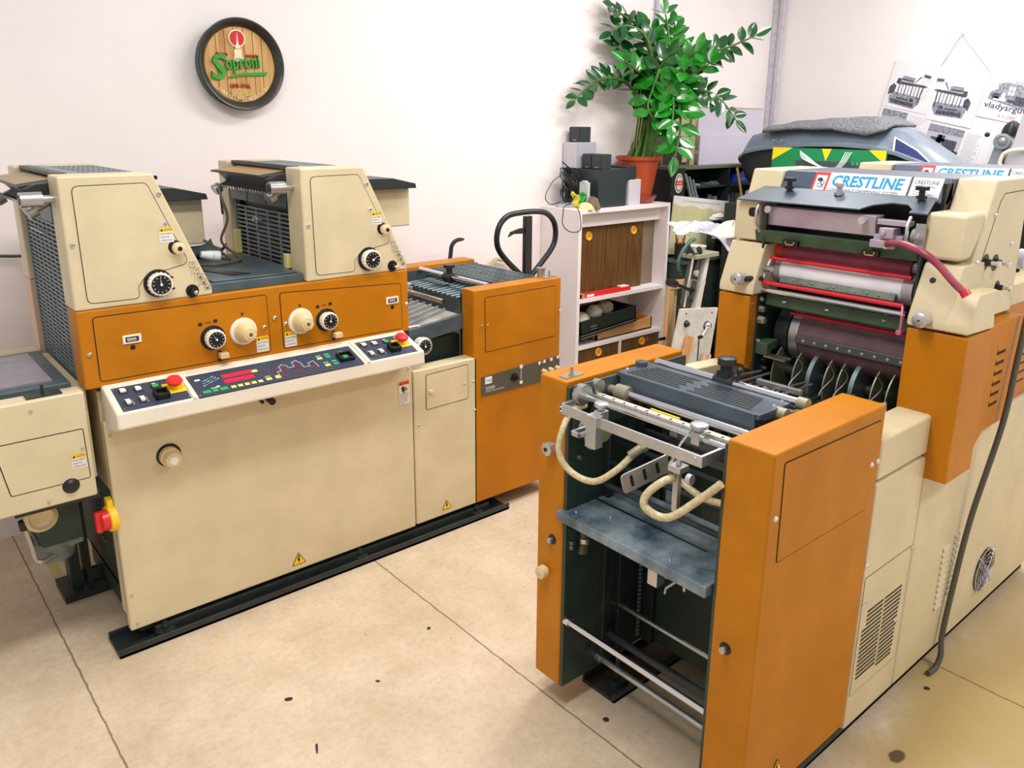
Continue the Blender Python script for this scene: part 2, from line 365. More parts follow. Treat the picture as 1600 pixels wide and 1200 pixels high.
for x in (.888, 1.293):
    b = MB(); b.box(x-.006, x+.006, Y-.004, Y, .903, .94, 1); b.box(x-.006, x+.022, Y-.03, Y-.004, .917, .934); b.build('lever_tab', [IVORY, BLACK], P, bevel=.002)
for x, z in ((.633, 1.021), (1.537, 1.015)):
    b = MB(); b.box(x-.026, x+.026, Y-.006, Y+.001, z-.013, z+.013); b.box(x-.019, x+.019, Y-.0068, Y, z-.008, z+.008, 1); b.box(x-.015, x+.012, Y-.0085, Y-.006, z-.005, z+.004, 2)
    b.build('counter_window', [IVORY2, PRINTK, ALU], P, bevel=.0015)
    MB().lathe((x, Y, z-.026), F, [(0, .0075), (.0025, .0075)], 14).build('key_hole', BLACK, P)
for p in ((.515, .993), (1.081, 1.016), (1.044, .991), (1.118, .991), (1.6, .992)): screw((p[0], Y-.002, p[1]), F, P)
caution(TY(1.012, .91, Y-.0022), P); caution(TY(1.112, .91, Y-.0022), P)
# printed arrows above dials and wedge marks above knobs
b = MB()
for x in (.86, 1.262):
    b.box(x-.03, x-.018, Y-.003, Y, 1.028, 1.038); b.box(x+.018, x+.03, Y-.003, Y, 1.032, 1.042); b.box(x-.01, x+.01, Y-.003, Y, 1.0345, 1.0362)
for x in (.972, 1.172): b.prism([(x-.006, 1.052), (x, 1.04), (x+.006, 1.052), (x, 1.048)], 'y', Y-.003, Y, 0)
b.build('printed_marks', PRINTK, P, smooth=False)
# console
c0 = Vector((0, 2.345, .84)); cd = Vector((0, .14, .048)).normalized()
b = MB(); prof = [(2.50, .895), (2.485, .893), (2.345, .845), (2.342, .795), (2.485, .75), (2.5, .75)]
b.prism(prof, 'x', .533, 1.583); b.build('control_console', BEIGE2, P, bevel=.007, seg=3)
cn = Vector((1, 0, 0)).cross(cd)
def TC(x, s, h=.005): return fr(c0+Vector((x, 0, 0))+cd*s+cn*h, (1, 0, 0), cd)
def plate(x0, x1, s0=.006, s1=.126):
    b = MB(); b.box(0, x1-x0, 0, s1-s0, -.008, .0012, 0, TC(x0, s0)); o = b.build('switch_plate', PANEL, P, bevel=.001)
    for sx in (.006, x1-x0-.006):
        for sy in (.006, s1-s0-.006): screw(TC(x0+sx, s0+sy) @ Vector((0, 0, .001)), cn, o, .0022, STEEL)
    return o
pa = plate(.553, .746); pb = plate(.765, 1.332, .0, .116); pc = plate(1.362, 1.556)
b = MB(); b.box(-.0, .012, 0, .14, -.012, .004, 0, TC(.749, 0)); b.box(.0, .012, 0, .14, -.012, .004, 0, TC(1.345, 0)); b.build('console_rib', BEIGE2, P, bevel=.003)
def cap(parent, x, s, w_, l, m, h=.008, base=True, name='push_button', lab=None):
    b = MB()
    if base: b.box(-w_/2-.003, w_/2+.003, -l/2-.003, l/2+.003, 0, .003, 1, TC(x, s, .006))
    b.box(-w_/2, w_/2, -l/2, l/2, 0, h, 0, TC(x, s, .006)); return b.build(name, [m, BLACK], parent, bevel=.0012)
def stop(parent, x, s):
    b = MB(); b.box(-.03, .03, -.026, .026, 0, .003, 0, TC(x, s, .006)); b.build('stop_plate', YELLOW, parent, bevel=.002)
    o = Vector(TC(x, s, .008) @ Vector((0, 0, 0))); b = MB(); b.lathe(o, cn, [(0, .013), (.018, .012)], 16, 1); b.lathe(o, cn, [(.018, .011), (.02, .022), (.027, .024), (.033, .02), (.036, .01), (.0365, 0)], 24)
    b.build('emergency_stop_button', [RED, YELLOW], parent)
for par, x0 in ((pa, 0), (pc, .806)):
    cap(par, x0+.579, .1, .016, .016, IVORY2); cap(par, x0+.621, .096, .016, .016, IVORY2)
    cap(par, x0+.577, .04, .012, .02, IVORY2, .01, name='rocker_switch'); cap(par, x0+.617, .042, .012, .02, IVORY2, .01, name='rocker_switch')
    cap(par, x0+.669, .095, .018, .014, GREENL, .006); stop(par, x0+.716, .07)
    b = MB(); T = TC(x0+.67, .043, .006)
    for q in ((-.02, -.014, -.018, .018), (.014, .02, -.018, .018), (-.02, .02, -.018, -.013), (-.02, .02, .013, .018)): b.box(q[0], q[1], q[2], q[3], 0, .02, 0, T)
    b.box(-.014, .014, -.013, .013, 0, .005, 1, T); b.build('guarded_button', [BLACK, mat('dim_green', (30, 60, 50), .4)], par, bevel=.001)
    b = MB()
    for dx, ds in ((.579, .117), (.621, .114), (.577, .06), (.617, .061), (.669, .112), (.716, .114)): b.box(-.005, .005, -.0015, .0015, 0, .0004, 0, TC(x0+dx, ds, .0063))
    for dx in (.59, .63):
        for k in range(3): b.box(-.002, .002, -.001, .001, 0, .0004, 0, TC(x0+dx, .033+k*.009, .0063))
    b.build('printed_legend', WHITE, par, smooth=False)
def key(x, s, w_, l, m, nm='membrane_key'): return MB().box(-w_/2, w_/2, -l/2, l/2, 0, .0012, 0, TC(x, s, .006)).build(nm, m, pb)
key(.912, .078, .096, .018, REDD, 'red_display'); key(.91, .05, .096, .018, REDD, 'red_display')
for i, w_ in enumerate((.024, .017, .024)): key(.79+.006+i*.026, .018, w_, .014, GREENL)
for i in range(5): key(.878+i*.022, .017, .015, .012, YKEY)
for x, s in ((.97, .076), (.995, .02), (1.026, .02), (1.2, .075), (1.208, .03)): key(x, s, .018, .013, YKEY)
for x, s in ((1.232, .076), (1.24, .031)): key(x, s, .018, .013, GREENL)
b = MB(); T = TC(1.284, .05, .006)
for q in ((-.026, -.021, -.022, .022), (.021, .026, -.022, .022), (-.026, .026, -.022, -.017), (-.026, .026, .017, .022)): b.box(q[0], q[1], q[2], q[3], 0, .014, 0, T)
b.box(-.021, .021, -.017, .017, 0, .003, 1, T); b.box(-.008, .008, -.008, .008, 0, .008, 2, T); b.build('guarded_button', [BLACK, mat('dim_green', (30, 60, 50), .4), GREENL], pb, bevel=.001)
b = MB()
for k in range(3):
    for i in range(7-k): b.box(-.003, .003, -.0012, .0012, 0, .0005, 1 if (i+k) % 3 else 0, TC(.80+i*.0085+k*.002, .05+k*.012+i*.004, .0063))
b.box(-.008, .008, -.004, .004, 0, .0005, 0, TC(.79, .085, .0063)); b.box(-.006, .006, -.0015, .0015, 0, .0005, 0, TC(.836, .036, .0063)); b.box(-.014, .014, -.0012, .0012, 0, .0005, 0, TC(.826, .031, .0063))
# white press outline diagram
pts = [(1.02, .03), (1.035, .03), (1.035, .048), (1.05, .048), (1.05, .072), (1.066, .082), (1.078, .07), (1.078, .058), (1.10, .058), (1.10, .082), (1.118, .09), (1.128, .07), (1.128, .045), (1.15, .045), (1.15, .062), (1.172, .07), (1.176, .03)]
for (a, c), (d, e) in zip(pts, pts[1:]):
    p0 = TC(a, c, .0066) @ Vector(); p1 = TC(d, e, .0066) @ Vector(); b.cyl(p0, p1, .0008, 4)
for i, (x, s) in enumerate(((1.2, .09), (1.232, .091), (1.208, .046), (1.24, .047), (1.284, .088), (.995, .034))): b.box(-.009, .009, -.0025, .0025, 0, .0005, 1, TC(x, s, .0063))
b.build('printed_legend', [WHITE, CYANP], pb, smooth=False)
b = MB()
for x, s in ((1.058, .058), (1.058, .068), (1.066, .05), (1.108, .062), (1.11, .075), (1.116, .05), (1.036, .06), (1.044, .066), (1.09, .035), (1.1, .028), (1.145, .03), (1.155, .034), (1.165, .028), (1.05, .02), (1.04, .024), (1.0, .07), (1.005, .052), (1.008, .038), (1.062, .022), (1.11, .02)):
    b.box(-.005, .005, -.003, .003, 0, .0009, 0, TC(x, s, .0062))
b.build('indicator_lights', mat('red_indicator', (150, 30, 50), .4), pb, smooth=False)
# lower front fittings
b = MB(); b.lathe((.7, Y-.001, .63), F, [(-.002, .038), (.001, .038)], 28); b.build('knob_recess', BLACK, P)
b = MB(); b.lathe((.7, Y, .628), F, [(0, .031), (.022, .031), (.024, .026), (.05, .024), (.053, .02)], 26); b.lathe((.7, Y-.053, .628), F, [(0, .013), (.002, .013)], 20, 1); b.build('front_knob', [IVORY, IVORY2], P)
voltage(TY(1.107, .105, Y-.001), .055, P); voltage(TY(1.77, .109, Y-.001), .048, P)
caution(TY(1.555, .6, Y-.001), P, .046, .094, True)
for x, z in ((.54, .735), (.542, .195), (.548, .09), (1.6, .74)): screw((x, Y-.001, z), F, P, .004)
b = MB(); b.cyl((1.03, 2.47, .752), (1.03, 2.43, .748), .012, 14); b.cyl((1.0, 2.46, .752), (1.0, 2.44, .75), .006, 10); b.build('under_console_knob', BLACK, P)
GRL = mat('grill_grey', (124, 138, 140), .4, metal=.1, var=.1)
# ---- towers
def tower(x0, tx, bx):
    RX = tx+.31 if x0 < 1 else 1.95
    fp = [(x0, 1.5), (tx, 1.5), (bx, 1.145), (bx, 1.122), (x0, 1.122)]
    b = MB(); b.prism(fp, 'y', Y, Y+.115); s1 = b.build('tower_side_cover', BEIGE, P, bevel=.007, seg=3)
    b = MB(); b.prism([(x0, 1.5), (tx, 1.5), (bx, 1.145), (bx, 1.122), (x0, 1.122)], 'y', 3.11, 3.2)
    b.box(tx-.02, RX, 2.98, 3.2, 1.21, 1.375); b.build('tower_rear_cover', BEIGE, P, bevel=.006)
    k = .045; hp = [(x0+.032, 1.473), (tx-.02, 1.475), (bx-.062, 1.228), (bx-.13, 1.215), (bx-.19, 1.205), (bx-.215, 1.175), (bx-.215, 1.138), (x0+.035, 1.14)]
    hatch('access_door', hp[::-1], 'y', Y, -1, BEIGE, P, r=.02, gap=.0022)
    dial(P, (bx-.16, Y-.002, 1.178), F, UP, .034, .03, .1 if x0 < 1 else -1, .042)
    b = MB(); b.lathe((bx-.1, Y, 1.281), F, [(-.001, .021), (.002, .021)], 18, 1); b.lathe((bx-.096, Y, 1.279), F, [(0, .013), (.012, .013), (.013, .018), (.03, .018), (.032, .015)], 20); b.lathe((bx-.096, Y-.032, 1.279), F, [(0, .007), (.001, .007)], 12, 1); b.build('release_knob', [IVORY, BLACK], P)
    b = MB(); b.lathe((bx-.062, Y, 1.142), F, [(-.001, .02), (.0015, .02)], 18); b.lathe((bx-.062, Y, 1.142), F, [(0, .01), (.02, .009)], 12, 0); b.lathe((bx-.062, Y-.02, 1.142), F, [(0, .006), (.014, .006), (.017, .003)], 10, 1); b.build('shaft_end', [BLACK, CHROME], P)
    for x, z in ((x0+.017, 1.312), (tx+.01, 1.44), (tx+.02, 1.352)): screw((x, Y-.0015, z), F, P)
    caution(TY(bx-.142, 1.297, Y-.0022), P, .04, .044)
    b = MB()
    T = TY(0, 0, Y-.0008)
    for i, (dx, dz) in enumerate(((-.055, .078), (-.045, .058), (-.034, .04), (-.025, .022), (-.015, .004))):
        cx = bx+dx; cz = 1.145+dz
        for q in ((cx-.009, cx+.009, cz-.008, cz-.0074), (cx-.009, cx+.009, cz+.0074, cz+.008), (cx-.009, cx-.0084, cz-.008, cz+.008), (cx+.0084, cx+.009, cz-.008, cz+.008)): b.box(q[0], q[1], q[2], q[3], 0, .0006, 0, T)
        b.prism([(cx-.005, cz+.004), (cx, cz-.003), (cx+.005, cz+.004), (cx+.002, cz-.006), (cx-.002, cz-.006)] if i > 1 else [(cx-.004, cz+.001), (cx+.004, cz+.001), (cx+.003, cz+.003)], 'z', 0, .0006, 0, T)
        if i < 3: b.box(cx-.006, cx-.0055, cz-.034, cz-.008, 0, .0005, 0, T)
    for dx, dz in ((-.118, .012), (-.12, .046)): b.box(bx+dx-.005, bx+dx+.005, 1.145+dz-.003, 1.145+dz+.003, 0, .0006, 0, T)
    b.build('printed_pictograms', PRINTK, P, smooth=False)
    # inner block, top grill, front grill
    b = MB(); b.box(x0+.05, tx-.02, 2.6, 3.11, 1.13, 1.46); b.prism([(tx-.03, 1.46), (bx-.04, 1.13), (tx-.03, 1.13)], 'y', 2.6, 3.11); b.build('tower_housing', BLACKM, P)
    T = fr((x0+.06, 2.6, 1.49), (0, 1, 0), (-1, 0, 0)); T = Matrix.Translation((tx-.01, 2.605, 1.487)) @ Matrix(((0, -1, 0, 0), (1, 0, 0, 0), (0, 0, 1, 0), (0, 0, 0, 1)))
    g = grillmb(0, .5, 0, tx-x0-.06, 8, 13, .84, .45, T, .01); g.box(x0+.05, x0+.09, 2.6, 3.11, 1.487, 1.5); g.build('top_grill', GRL, P)
    MB().box(x0+.02, x0+.05, 2.6, 3.11, 1.492, 1.502).build('top_edge_strip', BLACKM, P)
    zb = 1.145 if x0 > 1 else .86
    T = fr((x0+.022, 3.10, zb), (0, -1, 0), (0, 0, 1))
    if x0 < 1:
        g = grillmb(0, .49, 0, .50, 8, 36, .86, .58, T, .006)
    else:
        g = grillmb(0, .49, 0, .19, 5, 12, .9, .62, T, .006)
    g.box(0, .49, -.008, .0, 0, .008, 0, T); g.box(0, .012, 0, 1.36-zb, -.001, .008, 0, T); g.box(.478, .49, 0, 1.36-zb, -.001, .008, 0, T)
    g.build('front_grill', GRL, P)
    MB().box(x0+.04, x0+.05, 2.6, 3.11, max(zb, 1.125), 1.37).build('grill_backing', BLACK, P)
    if x0 < 1: MB().box(x0+.045, x0+.05, 2.6, 3.11, .86, 1.13).build('grill_backing', BLACK, P)
    T = fr((x0+.012, 3.10, 1.36), (0, -1, 0), (0, 0, 1))
    b = MB()
    for i in range(3): b.box(.005+i*.163, .162+i*.163, 0, .065, 0, .012, 0, T)
    b.build('plate_clamp_cover', TEAL, P, bevel=.002)
    # ink fountain tray projecting over the grill
    b = MB(); b.prism([(x0-.07, 1.462), (x0+.05, 1.478), (x0+.05, 1.484), (x0-.072, 1.469)], 'y', 2.62, 3.09, 0)
    b.prism([(x0-.072, 1.469), (x0+.045, 1.484), (x0+.045, 1.487), (x0-.074, 1.473)], 'y', 2.66, 3.05, 1); b.build('ink_tray', [BLACKM, mat('ochre_tray', (188, 138, 70), .5, dirt=(132, 132, 124), scale=5)], P, bevel=.002)
    b = MB(); b.prism([(x0-.05, 1.462), (x0+.02, 1.47), (x0+.03, 1.41), (x0+.0, 1.41)], 'y', 2.63, 3.08); b.build('fountain_body', BLACKM, P, bevel=.003)
    b = MB()
    for i in range(16): b.cyl((x0-.005, 2.67+i*.025, 1.425), (x0-.04, 2.67+i*.025, 1.412), .005, 8); b.cyl((x0-.04, 2.67+i*.025, 1.412), (x0-.046, 2.67+i*.025, 1.41), .007, 8)
    b.build('ink_key_row', CHROME, P)
    for y0 in (2.615, 3.1):
        b = MB(); b.cyl((x0+.02, y0, 1.435), (x0-.04, y0-.005, 1.405), .012, 14); b.cyl((x0-.04, y0-.005, 1.405), (x0-.062, y0-.006, 1.393), .021, 16); b.build('tray_knob', STEEL, P)
    b = MB(); b.cyl((x0+.012, 2.545, 1.436), (x0-.03, 2.545, 1.436), .011, 14); b.cyl((x0-.03, 2.545, 1.436), (x0-.085, 2.545, 1.436), .021, 20); b.cyl((x0-.085, 2.545, 1.436), (x0-.087, 2.545, 1.436), .014, 16, 1); b.build('side_knob', [STEEL, BLACKM], P)
    b = MB(); b.prism([(x0-.07, 1.46), (x0-.03, 1.475), (x0+.02, 1.478), (x0+.02, 1.43), (x0-.03, 1.44)], 'y', 2.6, 2.625); b.build('tray_cheek', BLACKM, P, bevel=.003)
    # dampener cover with knob at the far side
    b = MB(); b.prism([(tx-.02, 1.425), (RX-.11, 1.42), (RX, 1.395), (RX+.005, 1.375), (tx-.02, 1.378)], 'y', 2.93, 3.2); b.build('rear_lid', BLACKM, P, bevel=.002)
    b = MB(); b.cyl((tx+.14, 2.98, 1.42), (tx+.14, 2.98, 1.45), .01, 12); b.cyl((tx+.14, 2.98, 1.45), (tx+.14, 2.98, 1.462), .022, 16); b.build('lid_knob', BLACK, P)
tower(.492, .743, .885); tower(1.205, 1.44, 1.606)
# yellow catches and latch on the tower 1 grill
b = MB(); b.box(.50, .52, 2.60, 2.625, 1.155, 1.20); b.build('grill_catch', mat('pale_yellow', (225, 215, 140), .4), P, bevel=.003)
b = MB(); b.box(.497, .513, 2.8, 2.98, 1.31, 1.314); b.build('grill_latch', ALU, P)
for y in (2.62, 3.06): MB().box(1.20, 1.222, y, y+.028, 1.15, 1.2 if y < 3 else 1.24).build('grill_catch', mat('pale_yellow', (225, 215, 140), .4), P, bevel=.003)
b = MB(); b.cyl((1.22, 2.86, 1.3), (1.2, 2.86, 1.3), .014, 12); b.cyl((1.2, 2.86, 1.3), (1.19, 2.86, 1.3), .008, 10); b.build('grill_latch', ALU, P)
# tray between towers
b = MB(); b.box(.86, 1.2, 2.5, 3.05, 1.122, 1.152); b.box(.90, 1.19, 2.52, 2.56, 1.152, 1.158); b.build('tower_bridge_plate', TEAL, P, bevel=.004)
b = MB(); b.prism([(1.0, 2.6), (1.06, 2.6), (.93, 2.85), (.91, 2.85)], 'z', 1.1525, 1.1545); b.build('plate_slot', BLACK, P)
b = MB(); b.grid(lambda u, v: Vector((.93+.2*u, 2.98+.16*v, 1.155+.05*(abs(2*u-1)**6+abs(2*v-1)**6)/2)), 10, 10); b.build('wash_tray', TEAL, P, solid=.004)
# ---- delivery cabinet (beige) and orange delivery box
b = MB(); b.box(1.622, 1.934, 2.485, 2.555, .07, .722); b.build('side_cover', BEIGE, P, bevel=.006)
b = MB(); b.box(1.622, 1.934, 2.555, 3.12, .1, .62); b.build('delivery_base', DARK, P)
hatch('access_door', [(1.677, .552), (1.888, .555), (1.886, .703), (1.679, .697)], 'y', Y, -1, BEIGE, P, r=.008)
b = MB(); b.lathe((1.699, Y-.001, .625), F, [(0, .008), (.01, .008), (.012, .006)], 14); b.build('small_knob', IVORY, P)
for x, z in ((1.866, .624), (1.912, .623), (1.641, .499), (1.921, .498)): screw((x, Y-.001, z), F, P, .004)
b = MB(); b.box(1.917, 2.4, 2.485, 2.565, .07, 1.0); b.build('delivery_side_cover', ORANGE, P, bevel=.005)
MB().box(1.936, 2.4, 2.565, 2.6, .12, .97).build('delivery_side_frame', BLACKM, P)
b = MB(); b.box(1.917, 2.4, 3.1, 3.19, .07, 1.0); b.box(1.6, 1.917, 3.1, 3.19, .1, 1.0); b.build('delivery_rear_cover', ORANGE, P, bevel=.005)
MB().box(1.62, 2.4, 3.075, 3.1, .12, .985).build('delivery_rear_frame', TEAL, P)
MB().box(1.95, 2.38, 2.6, 3.07, .1, .45).build('delivery_pile_bay', DARK, P)
hatch('access_door', [(1.976, .734), (2.374, .739), (2.367, .967), (1.973, .966)], 'y', Y, -1, ORANGE, P, r=.008)
for x, z in ((1.959, .851), (1.989, .849), (2.394, .852)): screw((x, Y-.001, z), F, P, .004)
GREYP = mat('grey_panel', (86, 82, 70), .5)
b = MB(); b.prism(rpoly([(1.955, .548), (2.398, .545), (2.398, .645), (1.955, .632)], .008), 'y', Y-.004, Y, 0); cp = b.build('speed_panel', GREYP, P)
b = MB(); b.box(0, .036, 0, .03, 0, .001, 0, TY(1.972, .598, Y-.004)); textmb('TOK', TY(1.976, .607, Y-.0045), width=.028, height=.01, depth=.001, mb=b, m=1)
textmb('3200', TY(1.974, .572, Y-.004), width=.05, height=.014, depth=.001, mb=b, m=0); textmb('OFFSET PRINTING PRESS', TY(1.974, .562, Y-.004), width=.1, height=.005, depth=.001, mb=b, m=0)
T = TY(2.17, .6, Y-.004)
for q in ((-.008, .008, .03, .046), (-.001, .001, -.02, .026), (-.008, .008, -.04, -.026), (.10, .112, .026, .04), (.13, .142, .028, .042), (.118, .126, .033, .035), (.17, .184, .03, .044), (.21, .224, .034, .046)): b.box(q[0], q[1], q[2], q[3], 0, .001, 0, T)
b.build('printed_legend', [WHITE, PRINTK], cp, smooth=False)
b = MB(); b.lathe((2.13, Y-.004, .598), F, [(0, .018), (.006, .018), (.007, .012), (.02, .01)], 16); b.box(2.128, 2.132, Y-.026, Y-.01, .588, .61); b.build('rotary_switch', BLACK, cp)
for x in (2.3, 2.34, 2.38): MB().lathe((x, Y-.004, .592), F, [(0, .011), (.018, .01), (.02, .006)], 12).build('pale_knob', IVORY, cp)
# delivery interior seen over the side cover
b = MB(); b.prism([(1.62, .815), (1.94, .878), (1.94, .868), (1.62, .805)], 'y', 2.58, 3.07); b.build('sheet_table', mat('worn_tin', (176, 172, 168), .5, var=.2, scale=14), P)
b = MB()
for i in range(7): b.tube([(1.62, 2.68+i*.055, .83), (1.93, 2.70+i*.05, .888)], .0045, 6)
b.build('delivery_tape_rods', mat('dull_rod', (120, 124, 122), .5, metal=.3), P)
b = MB(); b.prism([(1.62, .86), (1.92, .893), (1.92, .835), (1.62, .80)], 'y', 2.555, 2.575); b.build('table_edge', TEAL, P)
MB().box(1.62, 1.93, 2.60, 2.64, .64, .80).build('dark_side_plate', DARK, P)
dial(P, (1.688, 2.535, .808), F, UP, .033, .04, .1, .02)
b = MB(); b.cyl((1.68, 2.6, .975), (1.68, 3.07, .965), .009, 10); b.cyl((2.06, 2.57, .99), (2.06, 3.07, .99), .013, 14); b.cyl((1.83, 2.57, .955), (1.83, 3.07, .955), .009, 12); b.build('cross_rod', CHROME, P)
b = MB(); b.cyl((2.06, 2.82, .985), (2.06, 2.87, .985), .024, 14); b.cyl((2.06, 2.845, .99), (2.06, 2.845, 1.03), .014, 12); b.cyl((2.06, 2.845, 1.03), (2.06, 2.845, 1.043), .026, 16); b.build('rod_clamp', BLACKM, P)
b = MB(); b.box(1.815, 1.85, 2.82, 2.88, .945, .975); b.cyl((1.83, 2.83, .97), (1.83, 2.83, .99), .016, 12); b.cyl((1.84, 2.87, .97), (1.84, 2.87, .985), .014, 12); b.build('sheet_guide_clamp', ALU, P, bevel=.002)
T = Matrix.Translation((2.12, 2.62, .985)); g = grillmb(0, .24, 0, .44, 4, 14, .9, .5, T, .006); g.build('delivery_grill', TEAL, P)
b = MB(); b.box(2.11, 2.125, 2.62, 3.06, .93, .985); b.box(2.11, 2.37, 2.62, 2.63, .955, .985); b.box(2.11, 2.37, 3.05, 3.06, .955, .985)
for i in range(12): b.cyl((1.95, 2.65+i*.035, .94), (2.36, 2.65+i*.035, .96), .007, 6)
b.build('delivery_chain_bars', TEAL, P)
b = MB(); b.tube([(1.64, 2.62, .86), (1.72, 2.6, .865), (1.765, 2.6, .85), (1.765, 2.6, .79)], .004, 6); b.build('wire_stop', STEEL, P)
b = MB(); b.cyl((2.33, 2.54, 1.0), (2.33, 2.54, 1.03), .017, 14); b.cyl((2.33, 2.54, 1.03), (2.33, 2.54, 1.042), .02, 14); b.build('top_knob', STEEL, P)
b = MB(); b.box(2.32, 2.39, 2.50, 2.55, 1.0, 1.003); b.cyl((2.36, 2.52, 1.0), (2.36, 2.52, 1.028), .004, 8); b.build('toggle_switch', STEEL, P)
# ---- feeder end, left edge of the picture
for q in ((-.05, .482, 2.46, 2.53, .57, .895), (-.05, .482, 3.03, 3.1, .57, .895)): MB().box(*q).build('feeder_side_cover', BEIGE, P, bevel=.006)
MB().box(-.05, .5, 2.53, 3.03, .6, .88).build('feeder_body', BEIGE, P)
b = MB(); b.box(-.02, .47, 2.56, 3.0, .88, .9); b.build('feeder_bed_frame', TEAL, P, bevel=.003)
b = MB(); b.box(.02, .43, 2.6, 2.96, .9, .906); b.build('feeder_bed', mat('dull_tin', (165, 160, 168), .4, metal=.3, var=.1), P)
hatch('access_door', [(.264, .63), (.47, .63), (.467, .786), (.24, .786)], 'y', 2.46, -1, BEIGE, P, r=.008)
caution(fr((.425, 2.458, .668), (1, 0, 0), (0, 0, 1)), P, .038, .044)
b = MB(); b.lathe((.415, 2.46, .62), F, [(-.001, .023), (.002, .023), (.004, .018), (.012, .012)], 20); b.build('rubber_plug', BLACK, P)
for x, z in ((.457, .727), (.344, .868), (.353, .59)): screw((x, 2.459, z), F, P, .004)
b = MB(); b.box(.34, .43, 2.475, 2.52, .895, .899); b.cyl((.385, 2.5, .897), (.385, 2.5, .925), .004, 8); b.build('toggle_switch', [BLACKM], P)
b = MB(); b.cyl((.30, 2.98, .9), (.30, 2.98, .93), .024, 16, 1); b.lathe((.30, 2.98, .93), (0, 0, 1), [(0, .02), (.003, .034), (.014, .035), (.022, .028), (.025, 0)], 22); b.build('emergency_stop_button', [RED, mat('dark_yellow', (170, 140, 70), .5)], P)
b = MB(); b.box(.27, .495, 2.5, 3.0, .545, .575); b.build('feeder_under_beam', DARK, P)
b = MB(); b.box(.455, .49, 2.95, 3.03, .02, .57); b.box(.505, .52, 2.93, 3.03, .02, .57); b.build('feeder_column', DARK, P)
b = MB(); b.box(.42, .60, 2.9, 3.06, .0, .025); b.build('feeder_foot', BLACKM, P)
b = MB(); b.box(.34, .46, 2.62, 2.8, .37, .57, 0); b.cyl((.38, 2.7, .30), (.38, 2.7, .37), .06, 18, 1, .07); b.box(.33, .46, 2.64, 2.78, .345, .375, 1); b.build('vacuum_pump', [DARK, mat('pump_grey', (120, 130, 125), .5, var=.2)], P, bevel=.006)
b = MB(); b.lathe((.348, 2.63, .478), (.0, -1, 0), [(-.01, .03), (0, .045), (.02, .047), (.03, .035), (.02, .03), (.015, .0)], 20); b.build('pump_dial', IVORY, P)
b = MB(); b.tube(hose([(.303, 2.62, .455), (.312, 2.62, .39), (.318, 2.62, .345), (.335, 2.62, .33), (.375, 2.64, .33)], 6), .007, 8); b.cyl((.302, 2.62, .45), (.30, 2.62, .48), .013, 10, 1); b.build('crank_handle', [STEEL, BLACK], P)
b = MB(); b.tube([(.42, 2.66, .34), (.45, 2.66, .36), (.46, 2.7, .37)], .012, 8); b.build('pump_spout', mat('brass_dull', (170, 150, 90), .45, metal=.4), P)
b = MB(); b.lathe((.522, 2.502, .465), (-1, -.12, 0), [(-.004, .042), (.016, .04), (.018, .034)], 24, 0); b.box(.508, .524, 2.488, 2.52, .495, .53, 0)
b.build('isolator_plate', YELLOW, P)
b = MB(); b.lathe((.505, 2.50, .465), (-1, -.12, 0), [(.0, .034), (.02, .031), (.022, .02)], 16, 0); T = fr((.483, 2.497, .465), (.12, -1, 0), (0, 0, 1)); b.box(-.009, .009, -.032, .032, -.004, .012, 0, T); b.build('isolator_switch', RED, P, bevel=.001)
b = MB()
for i in range(14): b.ball((.5+.004*math.sin(i), 2.56, .54-i*.013), .007, 6)
b.build('drive_chain', BLACKM, P)
# ================================================================== right-hand press
PR = thing('offset_press', (1.39, .803, 0), 'offset press with its orange-sided delivery end facing out and a blue CRESTLINE sign', 'printing press')
P = PR; YR = .803; FX = (-1, 0, 0)
TXm = lambda y, z, x: fr((x, y, z), (0, -1, 0), (0, 0, 1))      # frame on a plane facing the delivery end
for nm, y0, y1 in (('n', .826, .95), ('f', 1.32, 1.45)):
    b = MB(); b.box(1.53, 3.31, y0, y1, 0, .012); b.box(1.53, 3.31, y0, y0+.008, 0, .03); b.box(1.53, 3.31, y1-.008, y1, 0, .03); b.build('base_rail', BLACKM, P, bevel=.002)
for y in (1.37,):
    b = MB(); b.cyl((1.6, y, .012), (1.6, y, .03), .03, 18); b.cyl((1.6, y, .03), (1.6, y, .1), .008, 8); b.cyl((1.6, y, .05), (1.6, y, .062), .016, 6); b.build('levelling_foot', BLACKM, P)
# delivery side covers
def side(y0, y1, name):
    b = MB(); b.box(1.393, 1.878, y0, y1, .075, 1.0); return b.build(name, ORANGE, P, bevel=.006, seg=3)
side(YR, .918, 'delivery_side_cover'); side(1.416, 1.516, 'delivery_side_cover')
hatch('access_door', [(1.437, .736), (1.836, .734), (1.858, .965), (1.431, .972)], 'y', YR, -1, ORANGE, P, r=.008)
for x, z in ((1.416, .849), (1.834, .854), (1.866, .854), (1.885, .56)): screw((x, YR-.001, z), F, P, .0055, IVORY2)
DK = mat('bottle_green_plate', (44, 62, 54), .42, var=.2, scale=8)
b = MB(); b.prism([(1.398, .075), (1.5, .075), (1.70, .08), (1.87, .08), (1.87, .985), (1.398, .985)], 'y', 1.405, 1.416); fp = b.build('side_frame_plate', DK, P)
MB().box(1.398, 1.87, .918, .926, .1, .985).build('side_frame_plate', DK, P)
MB().box(1.41, 1.87, 1.3975, 1.4045, .86, .99).build('top_side_plate', TEAL, P)
for x, z, r_ in ((1.445, .925, .028), (1.77, .965, .022)): MB().lathe((x, 1.3975, z), F, [(-.001, r_), (.0015, r_)], 20).build('frame_hole', BLACK, P)
MB().box(1.74, 1.87, .926, 1.404, .1, .74).build('rear_pile_plate', DK, P)
b = MB(); b.box(1.54, 1.56, 1.385, 1.405, .12, .85); b.box(1.60, 1.66, 1.38, 1.405, .12, .7); b.box(1.72, 1.735, 1.35, 1.405, .1, .85); b.build('lift_guide', BLACKM, P, bevel=.002)
